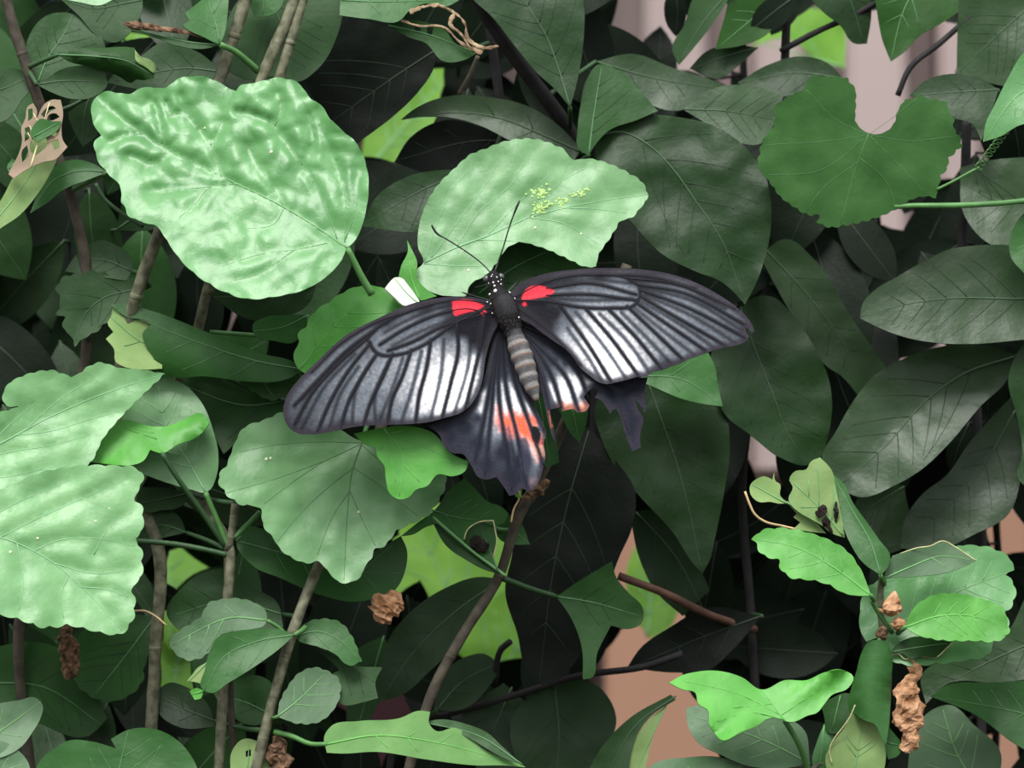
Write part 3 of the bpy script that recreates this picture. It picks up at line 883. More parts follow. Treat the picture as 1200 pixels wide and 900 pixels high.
leaf(Ep, '924,590 912,590 903,588 889,588 880,580 879,569 887,561 896,558 905,562 907,554 909,564 914,567 914,580', '922,590 882,568', -2, 0, .2, 'P', parent=L90, name='torn_scrap', nlat=0)
leaf(Ep, '920,586 935,598 958,614 968,625 950,623 930,620 938,612 930,606 934,602', '922,588 962,622', -2, 0, .2, 'P', parent=L90, name='torn_scrap', nlat=0)
crumple(L90, '966,592,-12 962,600,-14 958,606,-14', [2, 7, 2], M_FRASS, 'frass', .8, 3)
crumple(L90, '980,588,-10 979,600,-12 980,612,-10', [1, 3, 1], M_FRASS, 'frass', .8, 9)
crumple(L90, '965,618,-12 968,610,-14 975,625,-12', [1, 4, 1], M_FRASS, 'frass', .9, 19)
thread(L90, '873,576,-10 879,592,-12 884,602,-12 898,612,-10 915,616,-8 932,620,-6', 1.5, M_STRAW, 'dry_tendril', label='thin curled straw-coloured strand')
leaf(Ep, '1036,678 1041,660 1046,652 1060,647 1075,642 1090,640 1105,634 1118,640 1130,648 1144,657 1125,666 1110,671 1080,675', '1036,678 1070,663 1100,652 1142,657', -16, .1, .35, 'Y', nlat=3, fold=.15, pet='1036,685', label='grey-green leaf with a torn pale margin')
leaf(Ep, '1034,745 1015,752 1008,738 1008,715 1014,690 1030,680 1062,672 1110,660 1122,640 1138,639 1152,640 1172,646 1186,658 1188,668 1178,674 1186,680 1190,695 1184,712 1178,716 1182,730 1178,745 1163,755 1160,765 1130,774 1095,778 1060,779 1042,772', '1034,745 1080,715 1130,690 1188,668', 18, .06, .42, 'H', (2.4, 20), .05, .02, .04, und=5, puck=1.5, nlat=5, step=7, pet='', label='big pale green leaf behind the dried buds')
leaf(Ep, '1061,735 1065,722 1075,708 1090,699 1112,695 1145,700 1164,706 1178,716 1180,728 1183,738 1178,746 1165,752 1145,751 1120,751 1095,749 1075,744', '1061,735 1100,722 1140,722 1181,736', -38, .05, .45, 'G', (2.2, 15), .08, nlat=5, puck=3.5, und=5, pet='1052,742', label='rounded vivid green leaf overlapping the big pale leaf')
thread(Ep.o, '1042,768,-14 1052,766,-15 1062,773,-15 1068,769,-15 1080,769,-16 1098,770,-17 1106,763,-18 1116,753,-19', .9, M_EDGE, 'pale_edge')
thread(Ep.o, '1046,652,-14 1060,647,-16 1075,642,-17 1090,640,-18 1105,634,-20 1118,640,-18 1130,648,-16 1144,657,-13', .7, M_EDGE, 'pale_edge')
leaf(Ep, '1042,766 1050,756 1064,748 1116,752 1108,762 1098,770 1080,769 1067,772 1058,766', '1046,764 1080,758 1110,754', -16, 0, .3, 'D', nlat=2, pet='', edge=False)
crumple(Ep.o, '1049,693,-24 1046,704,-27 1044,715,-28 1043,722,-27', [1.5, 8, 12, 3], M_DRY, 'dried_bud', .3, 4, flat=.9, label='pointed brown dried bud')
crumple(Ep.o, '1057,716,-26 1045,719,-28 1027,713,-26', [1, 3, 1], M_DRY, 'bud_sepal', .3, 6)
crumple(Ep.o, '1050,724,-24 1052,732,-26 1049,737,-24', [4, 9, 3], M_DRY, 'dried_bud', .5, 14, flat=.9)
crumple(Ep.o, '1033,735,-22 1034,742,-24 1032,749,-22', [3, 8, 3], M_DRYDK, 'dried_bud', .5, 24, flat=.9)
crumple(Ep.o, '1066,772,-12 1071,782,-14 1075,790,-14 1068,797,-14 1064,805,-15 1064,820,-16 1070,830,-15 1066,845,-15 1066,858,-14 1066,868,-13 1058,880,-12', [3, 7, 5, 7, 12, 15, 13, 16, 12, 11, 5], M_DRY, 'dried_leaf', .5, 9, flat=.5, sides=28, freq=.085, label='crumpled orange-brown dried leaf hanging straight down')
L95 = leaf(Ep, '1030,750 1018,752 1010,764 1004,785 998,805 991,830 1000,836 1015,845 1024,848 1032,862 1038,876 1041,855 1043,830 1044,800 1045,768 1038,752', '1030,750 1025,785 1022,820 1030,866', -42, -.1, .25, 'M', nlat=0, veins=False, cyl=21, pet='1036,745', label='dark green leaf rolled downwards', und=2, pmat=M_PET)
leaf(Ep, '999,836 1015,845 1026,850 1035,868 1038,890 1032,910 972,915 968,885 978,868 990,852', '1000,910 1010,850', -30, .1, .15, 'P', parent=L95, name='pale_underside', nlat=3)
leaf(Ep, '990,812 1003,815 1000,838 988,850 984,860 970,858 966,840 962,826 975,818', '985,815 975,856', -14, 0, .3, 'D', parent=L95, name='dark_lobe', nlat=0)
leaf(Ep, '966,848 958,868 952,890 955,910 970,905 974,880 982,866 975,860', '966,850 960,905', -18, .3, .3, 'H', parent=L95, name='reflection_sliver', nlat=0)  # pale sliver: a white reflection modelled as a piece of leaf
thread(L95, '1002,826,-46 996,840,-44 988,852,-42 980,862,-40 972,878,-40 975,895,-40', 0.9, M_EDGE, 'pale_edge')
leaf(Ep, '1040,850 1050,862 1057,872 1053,885 1041,890 1036,870', '1038,870 1056,874', -10, 0, .2, 'M', nlat=0, pet='')
leaf(Ep, '920,845 928,846 948,838 956,836 966,825 974,815 994,806 1000,793 990,786 966,788 945,797 920,797 892,808 870,794 840,786 812,788 800,791 784,800 800,808 815,812 818,824 830,833 831,848 836,857 845,867 868,858 888,850 900,842 912,841', '920,845 905,825 892,808', -68, 0, .6, 'G', None, .2, nlat=3, wave=.05, und=4, pet='', label='vivid green lobed leaf held flat on a thin stalk', corner=100, lats=['918,843 880,835 840,845', '915,838 870,815 800,798', '916,838 950,815 995,792', '905,825 850,830'])
leaf(Ep, '949,895 948,880 944,858 930,845 900,840 870,838 838,830 820,826 804,830 806,850 816,868 846,885 875,897 920,900', '949,895 900,870 810,838', -18, .05, .4, 'Y', None, .08, nlat=4, pet='', label='dull green leaf under the vivid lobed leaf')
leaf(Ep, '752,905 770,893 800,888 850,889 880,905 870,940 780,940', '760,930 860,895', -30, 0, .4, 'Y', nlat=2, pet='')

# ================================================================== dark leathery tree behind
# top centre
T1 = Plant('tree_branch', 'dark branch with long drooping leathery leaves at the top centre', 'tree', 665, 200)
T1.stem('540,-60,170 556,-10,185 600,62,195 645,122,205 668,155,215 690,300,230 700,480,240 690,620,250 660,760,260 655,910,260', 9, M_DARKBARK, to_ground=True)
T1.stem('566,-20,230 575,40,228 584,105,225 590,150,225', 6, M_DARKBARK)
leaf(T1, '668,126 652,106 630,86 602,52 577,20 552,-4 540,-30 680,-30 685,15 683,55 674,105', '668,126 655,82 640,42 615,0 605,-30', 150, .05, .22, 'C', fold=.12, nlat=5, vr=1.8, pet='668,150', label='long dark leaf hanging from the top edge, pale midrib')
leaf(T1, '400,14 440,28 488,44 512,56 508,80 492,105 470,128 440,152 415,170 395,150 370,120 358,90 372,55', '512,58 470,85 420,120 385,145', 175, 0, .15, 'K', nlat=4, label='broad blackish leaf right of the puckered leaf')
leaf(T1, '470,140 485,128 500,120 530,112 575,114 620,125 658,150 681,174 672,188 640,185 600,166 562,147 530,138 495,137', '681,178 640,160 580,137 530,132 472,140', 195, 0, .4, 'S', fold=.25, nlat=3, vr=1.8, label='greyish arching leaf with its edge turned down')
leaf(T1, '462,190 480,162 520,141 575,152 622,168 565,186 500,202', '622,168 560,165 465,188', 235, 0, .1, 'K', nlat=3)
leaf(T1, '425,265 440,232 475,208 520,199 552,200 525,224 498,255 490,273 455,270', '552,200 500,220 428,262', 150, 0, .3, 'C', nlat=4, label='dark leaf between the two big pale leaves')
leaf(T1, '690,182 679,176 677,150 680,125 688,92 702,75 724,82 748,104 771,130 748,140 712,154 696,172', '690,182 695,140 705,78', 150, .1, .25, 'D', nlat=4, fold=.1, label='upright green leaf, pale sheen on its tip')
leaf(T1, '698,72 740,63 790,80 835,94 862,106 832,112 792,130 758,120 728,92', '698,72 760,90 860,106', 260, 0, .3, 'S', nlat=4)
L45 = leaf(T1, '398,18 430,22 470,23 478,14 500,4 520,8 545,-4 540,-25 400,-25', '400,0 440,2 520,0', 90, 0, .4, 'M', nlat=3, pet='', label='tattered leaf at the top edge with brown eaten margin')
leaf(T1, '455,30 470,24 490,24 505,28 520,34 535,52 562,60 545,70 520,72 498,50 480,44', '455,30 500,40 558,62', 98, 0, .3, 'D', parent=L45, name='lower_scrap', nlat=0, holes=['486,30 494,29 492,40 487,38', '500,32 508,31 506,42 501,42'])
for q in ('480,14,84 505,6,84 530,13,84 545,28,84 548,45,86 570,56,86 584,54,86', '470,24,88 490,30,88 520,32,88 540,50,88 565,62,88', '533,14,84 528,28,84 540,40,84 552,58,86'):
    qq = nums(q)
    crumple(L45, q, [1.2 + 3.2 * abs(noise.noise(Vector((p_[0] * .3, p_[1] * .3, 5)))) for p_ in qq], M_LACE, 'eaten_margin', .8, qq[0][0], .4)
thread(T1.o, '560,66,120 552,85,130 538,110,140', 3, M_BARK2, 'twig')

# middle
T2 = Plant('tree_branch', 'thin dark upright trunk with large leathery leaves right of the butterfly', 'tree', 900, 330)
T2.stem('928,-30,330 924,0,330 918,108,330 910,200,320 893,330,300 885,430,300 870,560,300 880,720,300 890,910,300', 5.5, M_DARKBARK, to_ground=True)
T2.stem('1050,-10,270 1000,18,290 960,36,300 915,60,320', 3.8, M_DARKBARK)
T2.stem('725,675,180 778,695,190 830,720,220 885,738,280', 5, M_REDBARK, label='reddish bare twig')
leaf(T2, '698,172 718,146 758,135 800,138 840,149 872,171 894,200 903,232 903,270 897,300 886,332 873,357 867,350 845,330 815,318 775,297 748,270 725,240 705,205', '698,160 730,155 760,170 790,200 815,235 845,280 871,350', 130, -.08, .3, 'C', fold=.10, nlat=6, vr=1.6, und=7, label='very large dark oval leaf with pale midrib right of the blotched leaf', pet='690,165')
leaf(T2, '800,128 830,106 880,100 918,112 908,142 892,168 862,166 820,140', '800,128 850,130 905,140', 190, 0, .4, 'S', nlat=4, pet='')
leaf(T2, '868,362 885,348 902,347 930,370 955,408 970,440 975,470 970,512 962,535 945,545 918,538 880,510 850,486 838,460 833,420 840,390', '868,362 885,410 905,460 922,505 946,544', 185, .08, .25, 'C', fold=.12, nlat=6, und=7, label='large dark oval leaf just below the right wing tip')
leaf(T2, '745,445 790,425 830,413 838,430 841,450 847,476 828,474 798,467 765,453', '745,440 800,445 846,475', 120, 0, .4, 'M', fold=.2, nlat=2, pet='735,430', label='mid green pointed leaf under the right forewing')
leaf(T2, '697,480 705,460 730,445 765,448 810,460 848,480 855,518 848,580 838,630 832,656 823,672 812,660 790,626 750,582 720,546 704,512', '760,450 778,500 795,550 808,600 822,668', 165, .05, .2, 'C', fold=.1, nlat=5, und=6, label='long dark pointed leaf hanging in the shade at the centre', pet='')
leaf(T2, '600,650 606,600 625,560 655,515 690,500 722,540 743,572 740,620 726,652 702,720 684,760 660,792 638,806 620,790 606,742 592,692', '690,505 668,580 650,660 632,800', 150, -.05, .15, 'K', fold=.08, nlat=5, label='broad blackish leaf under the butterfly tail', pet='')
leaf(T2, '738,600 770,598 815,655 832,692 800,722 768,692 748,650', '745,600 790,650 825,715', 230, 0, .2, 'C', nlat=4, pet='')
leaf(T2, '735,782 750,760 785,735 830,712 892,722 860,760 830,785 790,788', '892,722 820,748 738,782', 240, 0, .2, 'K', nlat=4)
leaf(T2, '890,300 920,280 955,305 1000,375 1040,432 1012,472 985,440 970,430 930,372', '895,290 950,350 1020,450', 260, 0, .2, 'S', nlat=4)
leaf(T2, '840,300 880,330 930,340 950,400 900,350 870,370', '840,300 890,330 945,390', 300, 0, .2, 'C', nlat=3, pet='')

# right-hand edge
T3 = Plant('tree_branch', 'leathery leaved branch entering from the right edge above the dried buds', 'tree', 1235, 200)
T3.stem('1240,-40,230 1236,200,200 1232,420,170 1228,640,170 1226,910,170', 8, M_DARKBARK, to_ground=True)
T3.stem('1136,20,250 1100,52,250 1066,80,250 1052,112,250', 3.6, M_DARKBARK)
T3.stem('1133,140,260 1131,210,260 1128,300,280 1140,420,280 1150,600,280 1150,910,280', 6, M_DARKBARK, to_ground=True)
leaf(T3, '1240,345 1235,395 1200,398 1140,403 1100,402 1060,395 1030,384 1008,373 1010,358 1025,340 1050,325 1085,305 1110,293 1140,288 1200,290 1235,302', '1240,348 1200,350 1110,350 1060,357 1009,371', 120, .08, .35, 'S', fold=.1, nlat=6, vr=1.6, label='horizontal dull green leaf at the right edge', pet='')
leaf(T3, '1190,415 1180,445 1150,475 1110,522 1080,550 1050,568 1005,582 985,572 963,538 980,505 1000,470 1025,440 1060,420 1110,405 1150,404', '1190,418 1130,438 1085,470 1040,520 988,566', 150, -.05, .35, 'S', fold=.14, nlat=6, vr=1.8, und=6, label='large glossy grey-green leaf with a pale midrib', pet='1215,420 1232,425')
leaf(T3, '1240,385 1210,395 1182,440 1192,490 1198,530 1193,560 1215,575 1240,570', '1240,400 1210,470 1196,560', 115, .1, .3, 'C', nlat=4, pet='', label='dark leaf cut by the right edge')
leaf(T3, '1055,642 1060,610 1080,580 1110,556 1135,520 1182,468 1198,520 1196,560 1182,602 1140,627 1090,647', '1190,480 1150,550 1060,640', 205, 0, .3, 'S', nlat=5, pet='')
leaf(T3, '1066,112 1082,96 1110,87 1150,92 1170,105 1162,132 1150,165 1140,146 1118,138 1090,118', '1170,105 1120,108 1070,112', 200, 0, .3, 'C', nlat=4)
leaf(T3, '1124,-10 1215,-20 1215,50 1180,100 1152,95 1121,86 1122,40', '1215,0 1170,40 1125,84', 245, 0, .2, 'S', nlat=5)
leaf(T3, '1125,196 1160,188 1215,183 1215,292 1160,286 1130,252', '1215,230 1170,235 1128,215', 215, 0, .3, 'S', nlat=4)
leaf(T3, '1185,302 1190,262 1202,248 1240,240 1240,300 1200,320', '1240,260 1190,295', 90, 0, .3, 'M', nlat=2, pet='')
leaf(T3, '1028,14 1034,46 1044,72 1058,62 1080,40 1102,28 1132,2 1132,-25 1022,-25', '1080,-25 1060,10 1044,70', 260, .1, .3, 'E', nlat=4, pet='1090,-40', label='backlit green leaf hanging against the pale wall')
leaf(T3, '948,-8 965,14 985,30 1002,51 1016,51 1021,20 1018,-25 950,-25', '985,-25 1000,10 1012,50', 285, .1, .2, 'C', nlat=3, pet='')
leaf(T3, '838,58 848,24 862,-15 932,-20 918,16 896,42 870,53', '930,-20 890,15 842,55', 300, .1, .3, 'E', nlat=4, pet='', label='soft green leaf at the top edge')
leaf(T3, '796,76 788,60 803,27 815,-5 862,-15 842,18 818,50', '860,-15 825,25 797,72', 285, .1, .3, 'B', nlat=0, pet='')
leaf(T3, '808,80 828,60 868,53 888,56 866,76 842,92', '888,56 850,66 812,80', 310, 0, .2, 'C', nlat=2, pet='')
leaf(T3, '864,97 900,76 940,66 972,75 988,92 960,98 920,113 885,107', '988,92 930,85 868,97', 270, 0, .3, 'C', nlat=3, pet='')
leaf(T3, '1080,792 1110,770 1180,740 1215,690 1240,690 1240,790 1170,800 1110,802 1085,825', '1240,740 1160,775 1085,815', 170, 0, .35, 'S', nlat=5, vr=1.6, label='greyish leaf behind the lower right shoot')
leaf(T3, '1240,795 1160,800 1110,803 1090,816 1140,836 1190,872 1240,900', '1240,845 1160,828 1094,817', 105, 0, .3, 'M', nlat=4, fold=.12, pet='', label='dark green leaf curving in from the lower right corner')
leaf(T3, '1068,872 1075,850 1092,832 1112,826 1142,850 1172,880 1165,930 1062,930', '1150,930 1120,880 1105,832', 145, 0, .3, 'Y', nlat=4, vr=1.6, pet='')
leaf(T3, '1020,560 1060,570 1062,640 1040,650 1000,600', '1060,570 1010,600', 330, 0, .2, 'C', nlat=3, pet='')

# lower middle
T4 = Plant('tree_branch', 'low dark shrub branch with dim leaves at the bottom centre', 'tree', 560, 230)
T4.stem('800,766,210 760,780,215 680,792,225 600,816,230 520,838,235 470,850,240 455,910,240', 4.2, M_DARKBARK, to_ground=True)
T4.stem('598,752,200 588,760,210 580,800,228', 4, M_DARKBARK)
leaf(T4, '588,679 562,676 520,690 480,718 456,748 446,790 446,822 472,814 500,790 540,750 572,708', '588,679 530,720 480,770 448,818', 150, 0, .3, 'C', nlat=5, label='dim dark leaf in front of the lime patch', pet='')
leaf(T4, '508,832 518,792 545,770 570,767 583,780 572,806 540,832', '512,832 540,800 580,778', 215, 0, .3, 'C', nlat=4)
leaf(T4, '605,832 640,808 690,798 722,840 702,890 680,930 615,930', '650,805 655,860 650,930', 225, 0, .3, 'C', nlat=4)
leaf(T4, '688,905 708,872 740,840 786,814 792,820 762,840 742,872 736,905', '792,816 745,850 712,905', 150, .1, .3, 'B', nlat=0, fold=.2, pet='', label='narrow curled grey-green leaf over the tan board')
leaf(T4, '735,905 742,872 762,842 782,826 770,850 755,905', '780,828 745,905', 155, .1, .3, 'P', nlat=0, pet='')
leaf(T4, '420,760 450,745 465,790 440,830 425,860 405,850', '450,745 420,850', 230, 0, .3, 'D', nlat=3, pet='')
leaf(T4, '540,842 590,800 620,830 615,900 560,905', '600,805 560,900', 245, 0, .3, 'C', nlat=3, pet='')

# vine with the heart leaf
Vp = Plant('climbing_vine', 'slender green vine with one large heart-shaped toothed leaf and a coiled tendril', 'vine', 1180, 80)
Vp.stem('1048,242,84 1075,241,82 1110,241,80 1160,239,80 1215,234,82', 3.4, M_PET, label='green leaf stalk')
Vp.stem('1216,60,82 1218,234,82 1214,420,86 1212,640,88 1212,910,88', 3.0, M_PET, to_ground=True)
leaf(Vp, '1018,156 1008,150 1002,141 1003,120 1003,105 993,92 980,90 965,90 953,87 945,97 943,105 930,110 918,117 907,125 908,140 905,150 898,158 893,167 890,180 887,195 895,205 904,216 914,230 930,242 950,252 962,251 957,260 970,266 990,264 1010,260 1035,252 1050,245 1070,233 1085,230 1097,232 1100,220 1103,205 1110,198 1112,185 1120,178 1128,170 1124,160 1117,150 1118,140 1112,130 1110,120 1100,117 1085,115 1078,110 1070,115 1060,117 1052,130 1048,144 1040,153 1030,157', '1018,157 1005,190 985,262', 88, 0, .12, 'V', (2.6, 12), .02, 0, .02, und=5, vr=.5, corner=32, ostep=2.5, pet='',
     lats=['1018,158 960,200 900,205', '1018,158 980,140 945,105', '1018,158 1060,200 1085,228', '1018,158 1065,165 1118,160', '1018,158 1050,135 1075,115', '1018,158 970,165 895,170', '1005,190 960,225 945,248', '1008,185 1040,215 1050,242'], label='heart-shaped matt green leaf with fine teeth', vmat=M_VEINM)
thread(Vp.o, '1098,222,80 1118,212,80 1140,200,80 1148,196,80', 1.8, M_PET, 'tendril')
pts = []
for i in range(90):
    t = i / 89
    pts.append((1146 + 38 * t + 4.5 * math.cos(t * 60), 197 - 50 * t + 4.5 * math.sin(t * 60) * .8, 80 + 3 * math.sin(t * 60 + 1)))
V, F = tube_geo([P(*p) for p in pts], 0.9 * S, 5)
o = new_obj('coiled_tendril', V, F, M_PET, Vp.o, V[0])
leaf(Vp, '1152,166 1155,145 1165,124 1182,90 1202,60 1240,50 1240,140 1192,148 1172,160', '1240,90 1195,110 1154,164', 58, .1, .3, 'H', nlat=3, pet='', label='pale green leaf cut by the right edge')

# lime leaves in the light beyond
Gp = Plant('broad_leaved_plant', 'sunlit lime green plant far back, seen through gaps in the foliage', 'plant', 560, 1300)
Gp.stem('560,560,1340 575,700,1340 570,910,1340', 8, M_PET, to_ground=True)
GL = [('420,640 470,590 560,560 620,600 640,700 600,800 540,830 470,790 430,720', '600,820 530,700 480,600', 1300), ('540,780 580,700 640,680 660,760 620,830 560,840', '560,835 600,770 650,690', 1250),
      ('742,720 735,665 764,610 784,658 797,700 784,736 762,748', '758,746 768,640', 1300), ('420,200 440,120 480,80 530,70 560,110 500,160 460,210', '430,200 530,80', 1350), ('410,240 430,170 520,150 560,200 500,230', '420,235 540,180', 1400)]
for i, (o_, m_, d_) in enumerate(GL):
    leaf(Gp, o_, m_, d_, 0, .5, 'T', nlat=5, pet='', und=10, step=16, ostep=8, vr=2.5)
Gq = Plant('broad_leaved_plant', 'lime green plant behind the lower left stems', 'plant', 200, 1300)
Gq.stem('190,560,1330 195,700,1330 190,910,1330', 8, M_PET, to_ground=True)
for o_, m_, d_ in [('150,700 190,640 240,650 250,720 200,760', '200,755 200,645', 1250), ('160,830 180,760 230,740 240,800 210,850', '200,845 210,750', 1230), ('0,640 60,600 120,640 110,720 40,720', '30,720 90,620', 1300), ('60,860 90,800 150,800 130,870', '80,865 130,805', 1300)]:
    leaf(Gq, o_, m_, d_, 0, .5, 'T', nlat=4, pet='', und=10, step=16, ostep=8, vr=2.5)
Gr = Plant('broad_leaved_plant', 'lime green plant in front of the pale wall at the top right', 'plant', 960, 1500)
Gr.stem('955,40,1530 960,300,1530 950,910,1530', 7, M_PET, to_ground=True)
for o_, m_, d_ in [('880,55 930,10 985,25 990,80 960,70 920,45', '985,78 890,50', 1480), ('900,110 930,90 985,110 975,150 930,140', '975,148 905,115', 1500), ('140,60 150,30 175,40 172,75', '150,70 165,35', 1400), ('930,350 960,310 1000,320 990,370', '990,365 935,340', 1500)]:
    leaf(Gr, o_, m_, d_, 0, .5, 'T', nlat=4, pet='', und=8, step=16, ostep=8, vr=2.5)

# ------------------------------------------------------------------ shaded foliage filling the depth behind
KEEP = [(1040, 110, 55), (1000, 60, 40), (955, 45, 32), (1085, 60, 40), (900, 78, 20), (830, 35, 22), (745, 20, 20), (822, 55, 18), (890, 552, 20), (868, 512, 10), (1085, 545, 14), (1075, 405, 16),
        (1180, 625, 22), (1120, 180, 14), (745, 800, 48), (775, 860, 55), (745, 650, 24), (770, 705, 26), (540, 655, 52), (565, 735, 34), (590, 770, 18), (455, 155, 28), (492, 100, 20), (200, 785, 18), (205, 665, 18),
        (165, 46, 7), (450, 835, 30), (1175, 872, 14), (1045, 260, 14), (1035, 590, 10), (500, 620, 30), (1095, 640, 10), (600, 740, 20)]
KP = np.array(KEEP, float)
backs = []
for x0, d0, lab in ((90, 620, 'shaded upright shrub stem with dim leaves far left behind the puckered leaf'), (330, 560, 'shaded shrub stem with dim leaves behind the left wing'), (655, 600, 'shaded shrub stem with blackish leaves behind the butterfly body'),
                    (860, 640, 'shaded shrub stem with blackish leaves behind the right wing'), (1165, 620, 'shaded shrub stem with dim leaves by the right edge')):
    b = Plant('background_shrub', lab, 'shrub', x0, d0)
    b.stem(f'{x0},-120,{d0} {x0 + 12},150,{d0} {x0 - 8},420,{d0} {x0 + 6},700,{d0} {x0},920,{d0}', 5, M_DARKBARK, to_ground=True)
    backs.append((x0, b))
rnd = random.Random(11)
cnt = 0
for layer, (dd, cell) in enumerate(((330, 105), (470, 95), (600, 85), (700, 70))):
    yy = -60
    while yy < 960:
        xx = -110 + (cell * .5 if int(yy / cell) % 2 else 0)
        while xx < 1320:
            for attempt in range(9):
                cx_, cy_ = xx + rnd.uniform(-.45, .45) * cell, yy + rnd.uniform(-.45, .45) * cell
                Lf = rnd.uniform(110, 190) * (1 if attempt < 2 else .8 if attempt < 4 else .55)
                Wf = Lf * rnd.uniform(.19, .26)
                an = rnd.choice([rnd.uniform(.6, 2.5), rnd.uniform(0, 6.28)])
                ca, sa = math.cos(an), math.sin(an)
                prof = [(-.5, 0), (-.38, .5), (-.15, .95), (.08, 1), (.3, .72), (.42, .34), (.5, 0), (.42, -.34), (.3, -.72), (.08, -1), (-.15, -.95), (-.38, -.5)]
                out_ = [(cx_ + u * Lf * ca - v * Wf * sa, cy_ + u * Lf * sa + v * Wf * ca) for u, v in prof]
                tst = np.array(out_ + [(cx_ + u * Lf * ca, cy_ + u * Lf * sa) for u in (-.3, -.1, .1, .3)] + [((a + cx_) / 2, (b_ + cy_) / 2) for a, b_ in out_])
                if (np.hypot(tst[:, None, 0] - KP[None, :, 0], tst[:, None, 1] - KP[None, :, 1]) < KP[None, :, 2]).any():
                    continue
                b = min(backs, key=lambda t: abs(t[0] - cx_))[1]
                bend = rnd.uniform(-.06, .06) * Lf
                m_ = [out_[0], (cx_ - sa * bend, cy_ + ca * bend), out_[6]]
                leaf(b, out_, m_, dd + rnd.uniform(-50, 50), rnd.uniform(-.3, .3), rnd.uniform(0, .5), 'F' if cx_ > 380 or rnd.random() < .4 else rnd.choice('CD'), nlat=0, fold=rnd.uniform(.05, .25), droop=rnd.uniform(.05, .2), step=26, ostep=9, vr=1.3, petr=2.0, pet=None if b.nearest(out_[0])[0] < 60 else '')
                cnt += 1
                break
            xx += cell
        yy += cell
print('filler leaves', cnt)

# ================================================================== the butterfly
def attr_mat(name, rough, spec, sheen=0.0, scale=1500, bump=.35):
    m, n, l, bs = nodes_of(name)
    at = n.new('ShaderNodeAttribute')
    at.attribute_name = 'Pigment'
    tcn = n.new('ShaderNodeTexCoord')
    nz = n.new('ShaderNodeTexNoise')
    nz.inputs['Scale'].default_value = scale
    nz.inputs['Detail'].default_value = 4
    l.new(tcn.outputs['Object'], nz.inputs['Vector'])
    mrv = n.new('ShaderNodeMapRange')
    mrv.inputs['From Min'].default_value = .25
    mrv.inputs['From Max'].default_value = .75
    mrv.inputs['To Min'].default_value = .75
    mrv.inputs['To Max'].default_value = 1.22
    l.new(nz.outputs[0], mrv.inputs['Value'])
    mu = n.new('ShaderNodeVectorMath')
    mu.operation = 'SCALE'
    l.new(at.outputs['Color'], mu.inputs[0])
    l.new(mrv.outputs[0], mu.inputs['Scale'])
    l.new(mu.outputs[0], bs.inputs['Base Color'])
    bs.inputs['Roughness'].default_value = rough
    bs.inputs['Specular IOR Level'].default_value = spec
    if sheen:
        bs.inputs['Sheen Weight'].default_value = sheen
        bs.inputs['Sheen Tint'].default_value = (.8, .85, 1, 1)
    bp = n.new('ShaderNodeBump')
    bp.inputs['Strength'].default_value = bump
    bp.inputs['Distance'].default_value = .0002
    l.new(nz.outputs[0], bp.inputs['Height'])
    l.new(bp.outputs[0], bs.inputs['Normal'])
    return m


def set_pigment(o, cols):
    a = o.data.color_attributes.new('Pigment', 'FLOAT_COLOR', 'POINT')
    a.data.foreach_set('color', np.hstack([cols, np.ones((len(cols), 1))]).astype(np.float32).ravel())


M_WING = attr_mat('wing_scales', .5, .07, 0)
M_BODY = attr_mat('body_scales', .6, .12, 0, 2200, .8)
M_BLACKVEIN = plain('black_wing_vein', (.007, .007, .010), .55, .2, .2, 300, .1)
M_EYE = plain('glossy_eye', (.05, .05, .06), .15, .6, .2, 400, 0)
M_WSPOT = plain('white_body_spot', (.75, .74, .72), .7, .3, .1, 300, .1)
M_BLACK = plain('black_chitin', (.008, .008, .009), .4, .5, .2, 300, .1)
M_FUR = plain('dark_fur', (.016, .013, .014), .8, .3, .4, 300, .1)

bp0 = P(592, 362, -30)
FLY = empty('butterfly', tuple(bp0), 'black and white swallowtail butterfly with red shoulder patches, torn hindwings and wings spread flat', 'butterfly')
BD = -30


def fly_depth(x, y):
    return BD - 0.3 * (y - 362)


def idw(p, ctrl, pw=3.8):
    w = 0
    s = 0
    for x, y, v in ctrl:
        d = np.hypot(p[:, 0] - x, p[:, 1] - y) + 4
        k = d ** -pw
        w = w + k
        s = s + k * v
    return s / w


def sm(a, b, x):
    t = np.clip((x - a) / (b - a), 0, 1)
    return t * t * (3 - 2 * t)


